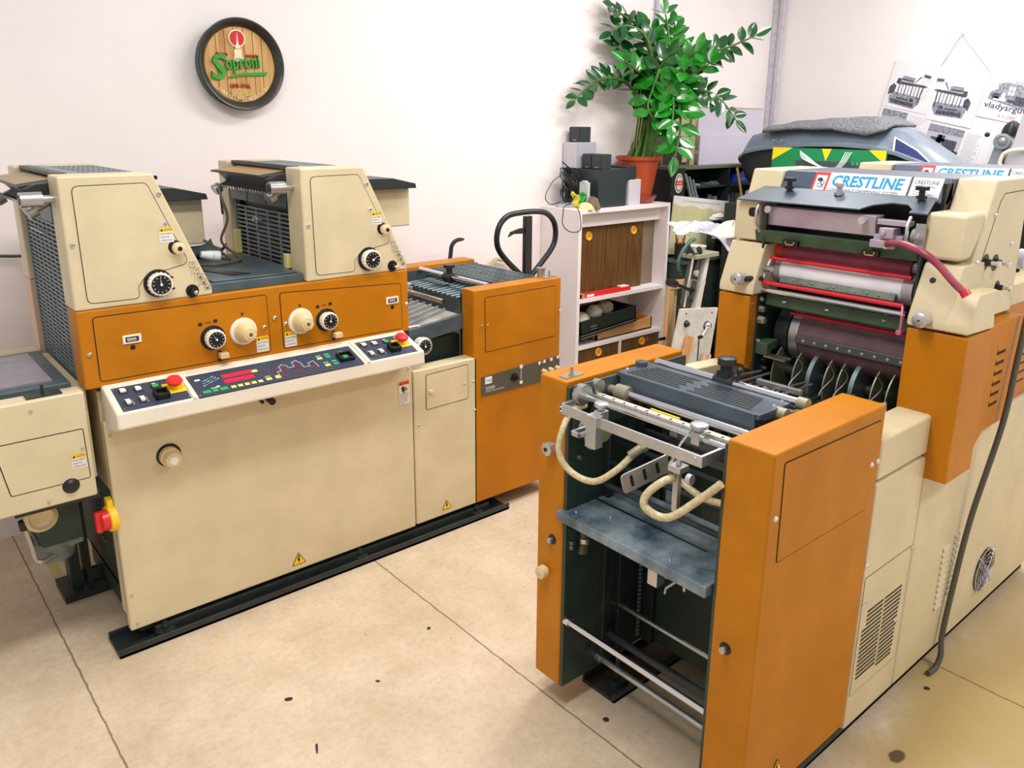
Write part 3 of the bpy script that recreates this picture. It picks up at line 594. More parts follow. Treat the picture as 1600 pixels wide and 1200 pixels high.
b = MB(); ch = mat('chain_grey', (120, 130, 120), .5)
for i in range(22): b.cbox((1.70, 1.385, .42-i*.014), .01, .006, .008)
b.build('lift_chain', ch, P)
for x, z in ((1.42, .53), (1.42, .515), (1.62, .268), (1.57, .62), (1.44, .78), (1.60, .515), (1.50, .58)):
    b = MB(); b.lathe((x, 1.405, z), F, [(0, .007), (.006, .006), (.007, .002)], 10); b.build('bolt', STEEL, P)
b = MB(); b.lathe((1.50, 1.4055, .16), F, [(0, .014), (.001, .014)], 14); b.build('frame_hole', BLACK, P)
b = MB(); b.tube([(1.455, 1.40, .62), (1.452, 1.39, .56), (1.45, 1.385, .53), (1.44, 1.38, .50)], [.012, .012, .012, .014], 8); b.cyl((1.45, 1.385, .545), (1.451, 1.386, .525), .0135, 10, 1); b.build('air_hose_stub', [mat('olive_hose', (80, 78, 56), .5), ALU], P)
# rods across the pile bay
for x, z, r_, m in ((1.41, .29, .009, CHROME), (1.545, .108, .009, STEEL), (1.61, .268, .007, STEEL), (1.57, .185, .012, BLACKM)):
    b = MB(); b.cyl((x, .92, z), (x, 1.408, z), r_, 14); b.cyl((x, 1.39, z), (x, 1.408, z), r_*1.5, 12); b.build('cross_rod', m, P)
# front fittings on the orange uprights
b = MB(); b.lathe((1.393, 1.458, .805), FX, [(0, .014), (.008, .014), (.01, .019), (.026, .019), (.028, .013)], 8); b.lathe((1.365, 1.458, .805), FX, [(0, .006), (.0015, .006)], 8, 1); b.build('hex_knob', [ALU, PRINTK], P)
for y, z in ((1.453, .531), (.879, .502)):
    MB().lathe((1.393, y, z), FX, [(-.001, .015), (.0012, .015)], 16).build('screw_recess', BLACK, P); b = MB(); b.lathe((1.392, y, z), FX, [(0, .006), (.008, .006), (.01, .009), (.014, .008)], 10); b.build('grub_screw', STEEL, P)
b = MB(); b.lathe((1.393, 1.476, .424), FX, [(0, .012), (.006, .012), (.008, .019), (.026, .018), (.028, .012)], 18); b.lathe((1.365, 1.476, .424), FX, [(0, .006), (.002, .006)], 12, 1); b.build('pale_knob', [IVORY, ALU], P)
voltage(fr((1.538, YR-.001, .14), (1, 0, 0), (0, 0, 1)), .05, P)
b = MB(); b.box(1.41, 1.475, 1.43, 1.46, 1.0, 1.003); b.cyl((1.44, 1.443, 1.0), (1.44, 1.443, 1.026), .0045, 8); b.cyl((1.44, 1.443, 1.003), (1.44, 1.443, 1.008), .008, 6); b.build('toggle_switch', STEEL, P)
# pile table
WORN = mat('worn_slate_table', (150, 164, 172), .42, metal=.1, scale=9, dirt=(50, 76, 90))
b = MB(); b.box(1.38, 1.648, .935, 1.428, .605, .635); t_ = b.build('pile_table', WORN, P, bevel=.004)
b = MB(); b.box(1.51, 1.517, 1.03, 1.41, .634, .6356); b.build('table_groove', BLACK, t_)
b = MB(); b.tube([(1.43, 1.03, .60), (1.40, 1.06, .565), (1.40, 1.062, .55)], .004, 6); b.box(1.415, 1.65, 1.015, 1.022, .57, .605); b.build('table_bracket', STEEL, t_)
b = MB(); b.box(1.52, 1.54, 1.15, 1.185, .5, .605); b.box(1.44, 1.47, 1.12, 1.15, .52, .605); b.build('table_lug', ALU, t_)
for x, y in ((1.41, 1.38), (1.41, 1.06), (1.62, 1.0), (1.62, 1.4), (1.46, 1.3)): screw((x, y, .636), UP, t_, .003)
# aluminium jogger frame
b = MB(); b.box(1.362, 1.368, .965, 1.405, .925, .952); b.box(1.362, 1.46, .958, .966, .925, .952); b.box(1.362, 1.46, 1.398, 1.406, .925, .952); b.box(1.41, 1.46, 1.395, 1.41, .935, .955)
jf = b.build('jogger_frame', ALU, P, bevel=.0012)
for y in (.975, 1.398):
    for z in (.932, .944): screw((1.362, y, z), FX, jf, .003)
b = MB(); b.cyl((1.446, .94, .953), (1.446, 1.405, .953), .0075, 14); b.build('cross_rod', CHROME, P)
b = MB(); b.box(1.475, 1.495, .93, 1.405, .945, .957); rl = b.build('ruler_bar', mat('ruler_metal', (200, 196, 186), .4, metal=.3), P)
b = MB()
for i in range(60): b.box(1.4745, 1.4748+.0005, .945+i*.0075, .9462+i*.0075, .946, .956 if i % 5 == 0 else .952)
for i in range(12): b.box(1.478, 1.486, .95+i*.0375, .956+i*.0375, .957, .9574)
b.build('ruler_marks', PRINTK, rl, smooth=False)
MB().box(1.50, 1.505, 1.13, 1.22, .952, .958).build('yellow_strip', YELLOW, P)
b = MB(); b.cyl((1.545, .925, .955), (1.545, 1.39, .955), .011, 16); b.build('cross_rod', CHROME, P)
OLV = mat('olive_casting', (150, 145, 120), .45, metal=.3)
b = MB(); b.cyl((1.545, 1.33, .955), (1.545, 1.372, .955), .021, 16); b.cyl((1.545, 1.372, .955), (1.545, 1.40, .955), .012, 12); b.box(1.545, 1.60, 1.345, 1.365, .95, .97); b.build('rod_collar', OLV, P, bevel=.002)
b = MB(); b.cyl((1.49, 1.385, .975), (1.49, 1.402, .975), .02, 18); b.cyl((1.43, 1.38, .965), (1.43, 1.402, .965), .028, 18); b.build('round_boss', STEEL, P)
def clamp(x, y, z, r_=.018):
    b = MB(); b.cbox((x, y, z), .03, .024, .03); b.cyl((x, y, z+.015), (x, y, z+.024), r_*.5, 12); b.lathe((x, y, z+.024), UP, [(0, r_), (.003, r_*1.08), (.010, r_*1.05), (.012, r_*.8)], 22)
    return b.build('thumb_clamp', ALU, P, bevel=.002)
clamp(1.385, 1.28, .948, .017); clamp(1.446, 1.03, .953, .02)
b = MB(); b.box(1.35, 1.378, 1.265, 1.30, .87, .955); b.box(1.33, 1.40, 1.30, 1.307, .895, .908); b.box(1.33, 1.40, 1.325, 1.332, .895, .908); b.box(1.33, 1.337, 1.30, 1.332, .895, .908); b.build('stop_bracket', ALU, P, bevel=.002)
b = MB(); b.tube([(1.446, 1.045, .975), (1.40, 1.045, .945), (1.365, 1.045, .905)], .003, 6); b.build('wire_stop', CHROME, P)
b = MB(); b.lathe((1.42, 1.36, .885), F, [(-.012, .022), (.012, .022)], 18); b.lathe((1.46, 1.345, .87), F, [(-.012, .03), (.012, .03)], 18); b.prism([(1.40, .90), (1.49, .89), (1.48, .84), (1.43, .82)], 'y', 1.35, 1.37); b.build('cam_lever', OLV, P, bevel=.003)
# slotted side guide plate
b = MB(); T = fr((1.335, 1.15, .80), (1, -.33, .33), (-.33, 0, 1))
b.prism(rpoly([(0, 0), (.16, 0), (.165, .05), (0, .055)], .012), 'z', -.002, .002, 0, T)
for i in range(4): b.prism(rpoly([(.022+i*.036, .012), (.03+i*.036, .012), (.03+i*.036, .044), (.022+i*.036, .044)], .004), 'z', -.0025, .0025, 1, T)
b.build('slotted_guide_plate', [ALU, BLACK], P)
b = MB(); b.box(1.37, 1.405, 1.02, 1.055, .885, .90); b.box(1.385, 1.40, 1.035, 1.05, .78, .89); b.cyl((1.385, 1.035, .9), (1.385, 1.035, .925), .007, 8); b.cyl((1.37, .998, .885), (1.37, .985, .885), .013, 12); b.build('guide_bracket', ALU, P, bevel=.002)
b = MB(); b.box(1.655, 1.675, 1.25, 1.275, .45, .93); b.build('guide_rail', ALU, P, bevel=.001)
# clear braided air hoses
HOSE = mat('cream_braided_hose', (206, 192, 150), .3, var=.12, scale=90)
def ahose(pts, r_):
    path = hose(pts, r_); b = MB(); b.tube(path, r_, 12)
    q = hose(pts, r_, dens=24)
    for ph in (0, 1, 2, 3):
        cc = []
        for i, p in enumerate(q):
            t = (q[min(i+1, len(q)-1)]-q[max(i-1, 0)]).normalized(); a = Vector((0, 0, 1)).cross(t)
            a = a.normalized() if a.length > .05 else Vector((1, 0, 0)); c_ = t.cross(a); th = i*.5*(1 if ph % 2 else -1)+ph*1.57
            cc.append(p+(a*math.cos(th)+c_*math.sin(th))*r_*.97)
        b.tube(cc, .0004, 4, 1)
    return b.build('air_hose', [HOSE, mat('hose_braid', (150, 110, 70), .5)], P)
ahose([(1.44, 1.385, .935), (1.40, 1.395, .925), (1.345, 1.372, .90), (1.325, 1.365, .84), (1.335, 1.33, .795), (1.345, 1.26, .79), (1.37, 1.21, .83), (1.41, 1.19, .87)], .0085)
ahose([(1.40, 1.045, .86), (1.355, 1.05, .865), (1.325, 1.075, .83), (1.32, 1.07, .80), (1.34, 1.02, .79), (1.375, .96, .85), (1.385, .92, .895)], .0095)
ahose([(1.5, 1.12, .80), (1.5, 1.05, .78), (1.49, .98, .79), (1.48, .93, .80)], .009)
b = MB(); b.cyl((1.40, 1.195, .865), (1.425, 1.18, .885), .011, 12); b.cyl((1.425, 1.18, .885), (1.44, 1.17, .895), .013, 6); b.build('hose_coupling', OLV, P)
for i in range(5):
    b = MB(); b.cyl((1.50+i*.05, .94, .70+i*.04), (1.50+i*.05, 1.39, .70+i*.04), .008, 8); b.build('inner_rod', BLACKM, P)
# slotted cover with rubber rollers under it
b = MB(); b.box(1.57, 1.705, .955, 1.40, .985, 1.0); b.box(1.567, 1.575, .965, 1.385, .955, 1.0); sc = b.build('slotted_cover', SLATE, P, bevel=.003)
b = MB()
for i in range(7):
    x = 1.583+i*.0145; s_ = .012*(i % 2)
    b.box(x, x+.0055, 1.20+s_, 1.375-.004*i, .9995, 1.0012); b.box(x, x+.0055, .99+.004*i, 1.175-s_, .9995, 1.0012)
b.build('cover_slots', BLACK, sc, smooth=False)
for x, y in ((1.6, 1.388), (1.65, 1.39), (1.65, .968), (1.69, .972)): screw((x, y, 1.001), UP, sc, .004)
for y in (1.36, 1.33, 1.30, 1.235, 1.20, 1.125, 1.085, 1.045, 1.01, .98):
    b = MB(); b.lathe((1.605, y, .93), (0, -1, 0), [(0, .018), (.004, .026), (.012, .022), (.022, .026), (.026, .018)], 18); b.build('rubber_roller', RUB, P)
b = MB(); b.cyl((1.605, .925, .93), (1.605, 1.40, .93), .009, 12); b.build('roller_shaft', STEEL, P)
b = MB(); b.cyl((1.72, .925, 1.0), (1.72, 1.385, 1.0), .0115, 16); b.build('cross_rod', CHROME, P)
b = MB(); b.cyl((1.72, .92, 1.0), (1.72, .945, 1.0), .016, 12); b.cyl((1.655, .935, .985), (1.655, .965, .985), .016, 12); b.build('rod_collar', OLV, P)
b = MB(); b.cyl((1.72, 1.13, 1.0), (1.72, 1.185, 1.0), .019, 18); b.box(1.705, 1.735, 1.14, 1.175, 1.0, 1.03); b.cyl((1.72, 1.155, 1.025), (1.72, 1.155, 1.045), .016, 16); b.lathe((1.72, 1.155, 1.045), UP, [(0, .02), (.002, .024), (.02, .024), (.022, .02)], 24)
b.cyl((1.72, 1.12, 1.01), (1.72, 1.115, 1.035), .004, 8); b.ball((1.72, 1.114, 1.04), .009, 10); b.build('rod_clamp', BLACKM, P, bevel=.001)
b = MB(); b.cyl((1.66, 1.39, 1.0), (1.66, 1.39, 1.012), .017, 16); b.build('cover_knob', SLATE, P)
# sheet rods between delivery and tower
b = MB()
for i, (y0, y1) in enumerate(((1.33, 1.30), (1.25, 1.27), (1.18, 1.15), (1.1, 1.13), (1.03, 1.0), (.97, 1.0))): b.tube([(1.76, y0, .93), (1.9, (y0+y1)/2, .925), (2.12, y1, .915)], .004, 6)
b.build('sheet_guide_rods', STEEL, P)
b = MB()
for i in range(14):
    y = 1.36-i*.03; b.tube([(1.76, y, .91), (1.95, y+.01*math.sin(i*2), .9), (2.1, y, .895)], .003, 5)
b.build('sheet_guide_wires', [BLACKM], P)
b = MB(); b.box(1.9, 1.912, .96, 1.36, .915, .93); b.box(1.97, 1.985, 1.08, 1.22, .925, .94); b.box(1.84, 1.86, 1.03, 1.30, .92, .923); b.build('guide_crossbar', ALU, P, bevel=.001)
b = MB(); b.box(1.88, 2.18, .93, 1.40, .60, .72); b.build('inner_bed', BLACKM, P)
# beige mid section
b = MB(); b.box(1.884, 2.175, YR, .9, .792, .905); b.build('mid_side_cover', BEIGE, P, bevel=.01, seg=3)
b = MB(); b.prism([(1.9, .78), (2.33, .78), (2.33, .835), (2.16, .905), (1.99, .915), (1.93, .895)], 'y', 1.44, 1.5); b.box(1.88, 2.33, 1.40, 1.5, .1, .78); b.build('mid_side_cover', BEIGE, P, bevel=.006)
b = MB(); b.box(1.884, 2.168, YR, .86, .055, .785); lc = b.build('vent_cover', BEIGE, P, bevel=.006)
b = MB(); b.box(1.89, 2.17, .865, 1.4, .06, .6); b.build('inner_frame', DARK, P)
hatch('vent_door', [(1.89, .16), (2.155, .16), (2.155, .52), (1.89, .52)], 'y', YR, -1, BEIGE, P, r=.004, gap=.0015, h=.0008)
b = MB()
for i in range(17):
    z = .405-i*.0132
    if i < 16: b.box(1.93 if i < 4 else 1.91, 2.02, YR-.0013, YR, z-.0035, z+.0035)
    b.box(2.028, 2.128-(i//5)*.004, YR-.0013, YR, z-.0035, z+.0035)
b.build('vent_slots', BLACK, lc, smooth=False)
for x, z in ((2.161, .51), (2.115, .30), (2.2, .741), (1.895, .45)): screw((x, YR-.001, z), F, P, .0055)
# lower main cover with louvres and fan
b = MB(); b.box(2.172, 3.30, YR, .86, .055, .80); mc = b.build('main_side_cover', BEIGE, P, bevel=.005)
b = MB(); b.box(2.2, 3.3, .86, 1.45, .06, .74); b.build('frame_body', DARK, P)
def louvre(x0, x1, z, parent, m, hh=.012):
    b = MB(); b.prism([(YR+.001, z+hh/2), (YR-.007, z-hh/2), (YR+.001, z-hh/2)], 'x', x0, x1); b.box(x0+.002, x1-.002, YR-.0015, YR, z-hh/2-.004, z-hh/2, 1); return b.build('louvre', [m, LINE], parent)
for i in range(11):
    louvre(2.395, 2.44, .42-i*.02, mc, BEIGE)
    louvre(2.475, 2.52, .44-i*.02, mc, BEIGE)
cx, cz = 2.79, .2
b = MB(); b.lathe((cx, YR-.001, cz), F, [(-.001, .078), (.001, .078)], 30); fo = b.build('fan_opening', BLACK, P)
b = MB()
for k in range(5): 
    r_ = .018+k*.015; b.tube([(cx+r_*math.cos(t*math.pi/14), YR-.012+.006*(k/5), cz+r_*math.sin(t*math.pi/14)) for t in range(28)], .0013, 4, closed=True)
for k in range(4):
    a = math.pi/4+k*math.pi/2; b.tube([(cx, YR-.013, cz), (cx+.09*math.cos(a), YR-.009, cz+.09*math.sin(a)), (cx+.1*math.cos(a), YR-.002, cz+.1*math.sin(a))], .0016, 4)
b.build('fan_guard', CHROME, fo)
b = MB()
for k in range(5):
    a = k*2*math.pi/5; T = fr((cx, YR-.003, cz), (math.cos(a), 0, math.sin(a)), (-math.sin(a), -.4, math.cos(a))); b.prism([(.015, -.01), (.065, -.02), (.07, .012), (.018, .012)], 'z', -.001, .001, 0, T)
b.lathe((cx, YR-.003, cz), F, [(0, .018), (.006, .018)], 14); b.build('fan_blades', mat('fan_grey', (110, 120, 140), .4), fo)
# orange upper body
for q in ((2.47, 3.31, YR+.012, .9, .80, 1.125), (2.33, 3.31, 1.41, 1.5, .8, 1.122)): MB().box(*q).build('orange_upper_body', ORANGE, P, bevel=.005)
b = MB(); b.prism([(2.17, .9), (2.2, .72), (2.33, .72), (2.44, .80), (2.50, .80), (2.62, .80), (2.62, 1.12), (2.165, 1.128)], 'y', .765, .82); b.prism([(2.165, .72), (2.33, .72), (2.33, 1.125), (2.158, 1.128), (2.158, .80)], 'y', .745, .90); b.build('orange_column_cover', ORANGE, P, bevel=.005)
for i in range(6): 
    z = 1.045-i*.031; b = MB(); b.prism([(.766, z+.008), (.7625, z-.008), (.766, z-.008)], 'x', 2.45, 2.51); b.box(2.45, 2.51, .7640, .766, z-.019, z-.008, 1); b.build('louvre', [ORANGE, LINE], P)
for c_ in (2.80, 2.92):
    for i in range(6): 
        z = 1.02-i*.03; b = MB(); b.prism([(YR+.014, z+.007), (YR+.0085, z-.007), (YR+.014, z-.007)], 'x', c_, c_+.085); b.box(c_+.002, c_+.083, YR+.0102, YR+.012, z-.015, z-.007, 1); b.build('louvre', [ORANGE, LINE], P)
b = MB(); b.box(2.158, 2.33, 1.385, 1.5, .905, 1.13); b.build('orange_column_cover', ORANGE, P, bevel=.004)
# beige lower front covers
prf = [(2.155, 1.135), (2.155, 1.16), (2.205, 1.292), (2.3, 1.292), (2.3, 1.135)]
b = MB(); b.prism(prf, 'y', 1.375, 1.5); cv = b.build('lower_front_cover', BEIGE, P, bevel=.006, seg=3)
b = MB(); b.prism([(2.152, 1.135), (2.332, 1.128), (2.32, 1.166), (2.42, 1.164), (2.425, 1.19), (2.312, 1.236), (2.20, 1.237), (2.152, 1.16)], 'y', .745, .806); b.prism([(2.152, 1.135), (2.152, 1.16), (2.215, 1.30), (2.36, 1.30), (2.36, 1.135)], 'y', .80, .90); b.build('lower_front_cover', BEIGE, P, bevel=.006, seg=3)
for y, z in ((1.43, 1.26), (.865, 1.255)): MB().lathe((2.197, y, z), (-1, 0, .35), [(-.004, .008), (.0035, .008)], 14).build('cover_hole', BLACK, P)
for y, z in ((1.405, 1.185), (.855, 1.16)):
    b = MB(); b.cyl((2.2, y-.03 if y > 1.2 else y+.05, z), (2.14, y, z), .009, 10, 1); b.lathe((2.15, y+(.012 if y > 1.2 else 0), z), FX, [(0, .02), (.03, .02), (.033, .016)], 22); b.lathe((2.117, y+(.012 if y > 1.2 else 0), z), FX, [(0, .003), (.001, .003)], 8, 1); b.build('side_thumb_knob', [ALU, BLACKM], P)
# boxes above (left column with finger hole, right protruding box)
b = MB(); b.prism([(2.205, 1.298), (2.205, 1.425), (2.3, 1.432), (2.35, 1.432), (2.35, 1.298)], 'y', 1.405, 1.495); b.build('upper_left_box', BEIGE, P, bevel=.006)
b = MB(); b.prism(rpoly([(1.41, 1.372), (1.445, 1.372), (1.445, 1.4), (1.41, 1.4)], .012), 'x', 2.2035, 2.206); b.build('finger_hole', BLACK, P)
b = MB(); b.prism([(2.2, 1.31), (2.27, 1.31), (2.36, 1.43), (2.212, 1.43)], 'y', .808, .912)
b.build('protruding_box', BEIGE, P, bevel=.012, seg=3)
# tower side panels and top
tp = [(2.36, 1.512), (2.60, 1.512), (2.60, 1.125), (2.19, 1.125)]
b = MB(); b.prism([(2.365, 1.512), (2.60, 1.512), (2.62, 1.125), (2.20, 1.13)], 'y', YR, .905); b.build('tower_side_cover', BEIGE, P, bevel=.006, seg=3)
b = MB(); b.prism([(2.32, 1.512), (2.60, 1.512), (2.62, 1.125), (2.20, 1.13)], 'y', 1.405, 1.515); b.build('tower_side_cover', BEIGE, P, bevel=.006, seg=3)
def seam(pts, y, parent, w_=.0016):
    b = MB(); b.tube([(x, y, z) for x, z in pts], w_, 4); return b.build('panel_seam', LINE, parent)
seam([(2.60, 1.478), (2.425, 1.475), (2.40, 1.455), (2.285, 1.20), (2.335, 1.20), (2.345, 1.19), (2.345, 1.15)], YR, P, .0012)
for x, z in ((2.375, 1.42), (2.30, 1.30), (2.53, 1.33)): screw((x, YR-.001, z), F, P)
for x, z, r_ in ((2.358, 1.295, .023), (2.43, 1.287, .023), (2.475, 1.213, .018)):
    b = MB(); b.lathe((x, YR, z), F, [(-.001, r_), (.0015, r_)], 18); b.lathe((x, YR, z), F, [(0, r_*.5), (.016, r_*.4)], 12, 0); b.lathe((x, YR-.016, z), F, [(0, r_*.25), (.014, r_*.25), (.016, r_*.4), (.022, r_*.35)], 10, 1); b.build('shaft_end', [BLACK, CHROME], P)
MB().box(2.47, 2.505, YR-.0008, YR, 1.135, 1.137).build('slit', LINE, P)
# back cover strip and beige filler between towers
for q in ((2.62, 3.31, YR+.02, .9, 1.122, 1.19), (2.6, 2.92, 1.405, 1.5, 1.122, 1.16)): MB().box(*q).build('bridge_side_cover', BEIGE, P, bevel=.004)
b = MB(); b.box(2.62, 2.93, .9, 1.4, 1.122, 1.19); b.build('tower_bridge_plate', TEAL, P)
b = MB(); b.lathe((2.68, .822, 1.27), F, [(0, .03), (.02, .03)], 18); b.build('side_knob', mat('lilac_plastic', (190, 190, 215), .4), P)
def towertop(x0, parent):
    """sloping sign plate, top cover and top grill of one tower; x0 = top front edge"""
    b = MB(); b.prism([(x0+.0, 1.512), (x0-.035, 1.445), (x0-.02, 1.438), (x0+.04, 1.48), (x0+.27, 1.48), (x0+.27, 1.512)], 'y', .905, 1.405); return b.build('sign_hood', mat('blue_slate_hood', (74, 84, 104), .35), parent, bevel=.004)
towertop(2.335, P)
def banner(xt, z0, z1, parent, s=1):
    """printed adhesive sign on the sloping hood"""
    d = Vector((.035, 0, .067)).normalized(); o = Vector((xt-.035, 0, 1.445)); n = Vector((0, -1, 0)).cross(d)
    if n.x > 0: n = -n
    T = lambda y, v: fr(o+Vector((0, y, 0))+d*v+n*.0008, (0, -1, 0), d)
    H = .0756; h0, h1 = H*z0, H*z1; hh = h1-h0
    b = MB(); b.box(0, .287, 0, hh, -.001, .0006, 0, T(1.302, h0)); b.box(0, .048, 0, hh, 0, .0009, 1, T(1.302, h0)); b.box(.007, .041, hh*.15, hh*.85, 0, .0012, 0, T(1.302, h0))
    g = T(1.302, h0)
    b.prism([(.012, hh*.58), (.014, hh*.72), (.024, hh*.74), (.03, hh*.66), (.027, hh*.5), (.02, hh*.55)], 'z', 0, .0016, 2, g)
    for cx_, cy_, r_ in ((.023, .38, .0065), (.031, .5, .006), (.032, .33, .004)):
        pts = [g @ Vector((cx_+r_*math.cos(t*math.pi/8), hh*cy_+r_*math.sin(t*math.pi/8), .0014)) for t in range(16)]; b.tube(pts, .0011, 4, 2, True)
    textmb('CRESTLINE', T(1.302, h0) @ Matrix.Translation((.06, hh*.36, 0)), width=.212, height=hh*.54, depth=.0012, shear=.08, mb=b, m=3, bold=.03)
    textmb('CONTINUOUS DAMPENING SYSTEM', T(1.302, h0) @ Matrix.Translation((.052, hh*.14, 0)), width=.212, height=hh*.13, depth=.0012, shear=.25, mb=b, m=2)
    b.box(.06, .25, hh*.06, hh*.075, 0, .001, 2, g)
    g2 = T(1.008, h0); b.box(0, .082, 0, hh, -.001, .0006, 0, g2)
    textmb('CRESTLINE', g2 @ Matrix.Translation((.006, hh*.7, 0)), width=.066, height=hh*.16, depth=.0012, mb=b, m=2, bold=.002)
    textmb('ULTRA SERIES', g2 @ Matrix.Translation((.01, hh*.55, 0)), width=.056, height=hh*.08, depth=.0012, mb=b, m=2)
    for k in range(4): b.box(.01, .04+.02*((k*7) % 3)/2, hh*(.43-k*.09), hh*(.445-k*.09), 0, .001, 2, g2)
    return b.build('adhesive_sign', [WHITE, mat('sign_red', (220, 55, 50), .45), mat('sign_navy', (45, 45, 65), .5), mat('sign_cyan', (20, 150, 200), .45)], parent, smooth=False)
banner(2.335, .08, .97, P)
b = MB(); b.box(2.30, 2.34, .905, .915, 1.42, 1.5); b.build('hood_edge', BLACK, P)
# second tower (only its top shows)
b = MB(); b.prism([(3.10, 1.512), (3.3, 1.512), (3.31, 1.125), (2.94, 1.13)], 'y', YR, .905); b.build('tower_side_cover', BEIGE, P, bevel=.006)
b = MB(); b.prism([(3.05, 1.512), (3.3, 1.512), (3.31, 1.125), (2.94, 1.13)], 'y', 1.405, 1.53); b.build('tower_side_cover', BEIGE, P, bevel=.006)
towertop(3.07, P); banner(3.07, .08, .97, P)
MB().box(3.0, 3.3, .905, 1.405, 1.12, 1.44).build('tower_housing', BLACKM, P)
# ---- working parts inside the first tower
MB().box(2.36, 2.6, .905, 1.40, 1.12, 1.49).build('tower_housing', BLACKM, P)
MB().box(2.2, 2.45, 1.378, 1.386, .76, 1.40).build('inner_side_plate', DARK, P)
MB().box(2.2, 2.45, .905, .912, .76, 1.40).build('inner_side_plate', DARK, P)
MB().box(2.42, 2.44, .91, 1.38, .78, 1.12).build('back_plate', BLACK, P)
# dark hood with cut-out
hd = [(1.478, 0), (1.455, .06), (.925, .06), (.9, 0), (.948, -.0), (.95, .012), (.975, .028), (1.02, .03), (1.06, .018), (1.08, 0)]
T = fr((2.19, 0, 1.425), (0, 1, 0), (.9, 0, .28)); b = MB(); b.prism([(y, v*1.9) for y, v in hd], 'z', -.002, .002, 0, T); b.build('splash_hood', SLATE, P)
b = MB(); b.prism([(1.478, 0), (1.08, 0), (1.08, -.006), (1.478, -.006)], 'z', -.002, .002, 0, T); b.build('hood_lip', SLATE, P)
for y, z, m in ((1.352, 1.463, BLACK), (.955, 1.462, BLACK), (1.19, 1.456, STEEL)):
    b = MB(); b.cyl((2.27, y, z-.015), (2.27, y, z+.018), .008, 10); b.lathe((2.27, y, z+.018), UP, [(0, .006), (.001, .019 if m is BLACK else .013), (.011, .019 if m is BLACK else .013), (.013, .012)], 8); b.lathe((2.27, y, z-.004), UP, [(0, .014), (.008, .014)], 12); b.build('wing_knob', m, P)
# dampening tray
PINKM = mat('ink_stained_tin', (198, 192, 194), .35, metal=.4, scale=5, dirt=(176, 150, 178))
b = MB(); b.prism([(2.205, 1.408), (2.215, 1.350), (2.26, 1.350), (2.26, 1.408)], 'y', 1.043, 1.392); tr = b.build('dampening_tray', PINKM, P, bevel=.003)
for y in (1.368, 1.072):
    b = MB(); b.lathe((2.207, y, 1.398 if y > 1.2 else 1.392), (-1, 0, .1), [(0, .006), (.012, .006), (.013, .011), (.022, .011)], 16); b.build('tray_knob', PINKM, tr)
b = MB(); b.box(2.2, 2.25, .96, 1.04, 1.345, 1.36); b.box(2.18, 2.22, .972, 1.04, 1.325, 1.347); b.box(2.185, 2.23, .98, 1.02, 1.352, 1.38); b.cyl((2.185, 1.008, 1.366), (2.178, 1.008, 1.366), .008, 12); b.box(2.21, 2.24, .95, 1.04, 1.385, 1.4); b.build('valve_block', PINKM, P, bevel=.002)
for y in (1.405, .945):
    b = MB(); b.tube([(2.2, y, 1.415), (2.185, y, 1.395), (2.185, y, 1.355), (2.2, y-.008, 1.328)], .005, 6); b.build('tray_handle', ALU, P)
b = MB(); b.lathe((2.22, .94, 1.36), (0, -1, 0), [(0, .024), (.012, .028), (.02, .034), (.028, .034)], 22); b.box(2.19, 2.2, .90, .925, 1.325, 1.40); b.build('scaled_roller_end', STEEL, P)
b = MB(); b.prism([(2.195, 1.335), (2.205, 1.298), (2.225, 1.298), (2.225, 1.335)], 'y', .915, 1.412); gb = b.build('green_cross_bar', GREENP, P, bevel=.002)
for y in (1.285, 1.04):
    b = MB(); b.box(2.188, 2.2, y-.025, y+.025, 1.298, 1.314, 0); b.box(2.186, 2.19, y-.015, y+.015, 1.300, 1.303, 1); b.box(2.186, 2.19, y-.015, y-.012, 1.300, 1.311, 1); b.box(2.186, 2.19, y+.012, y+.015, 1.300, 1.311, 1); b.build('bar_catch', [BLACK, mat('brass', (210, 180, 90), .35, metal=.7)], gb)
b = MB(); b.cyl((2.275, .95, 1.268), (2.275, 1.345, 1.268), .027, 28, 0); b.cyl((2.275, 1.345, 1.268), (2.275, 1.378, 1.268), .02, 18, 1); b.cyl((2.275, .915, 1.268), (2.275, .95, 1.268), .015, 14, 2)
b.build('form_roller', [mat('magenta_rubber', (148, 62, 82), .45, var=.15, scale=14), mat('orange_bearing', (225, 80, 30), .45), PINKM], P)
REDP = mat('red_safety_paint', (215, 35, 50), .35)
def bar(x, z, r_, y0=.935, y1=1.378, m=REDP, nm='red_safety_bar'): return MB().cyl((x, y0, z), (x, y1, z), r_, 12).build(nm, m, P)
bar(2.235, 1.246, .006); b = MB()
bar(2.205, 1.172, .0065); bar(2.262, 1.078, .006, .93, 1.30)
b = MB(); b.cyl((2.29, .965, 1.207), (2.29, 1.345, 1.207), .044, 40); b.cyl((2.29, .935, 1.205), (2.29, .965, 1.205), .047, 32, 1); b.cyl((2.29, 1.345, 1.207), (2.29, 1.37, 1.207), .04, 30, 1); b.build('plate_cylinder', [mat('bright_plate', (244, 241, 246), .25, metal=.1), PINKM], P)
b = MB(); b.prism([(2.238, 1.196), (2.232, 1.175), (2.25, 1.165), (2.26, 1.19)], 'y', .975, 1.335); gs = b.build('clamp_strip', mat('greenish_steel', (130, 140, 128), .4, metal=.5, var=.2, scale=20), P, bevel=.002)
for i, y in enumerate((1.29, 1.26, 1.225, 1.175, 1.155, 1.09, 1.055, 1.02)): screw((2.2345, y, 1.186-(i % 2)*.003), (-1, 0, .2), gs, .003)
bar(2.205, 1.149, .0085, .925, 1.375, CHROME, 'cross_rod')
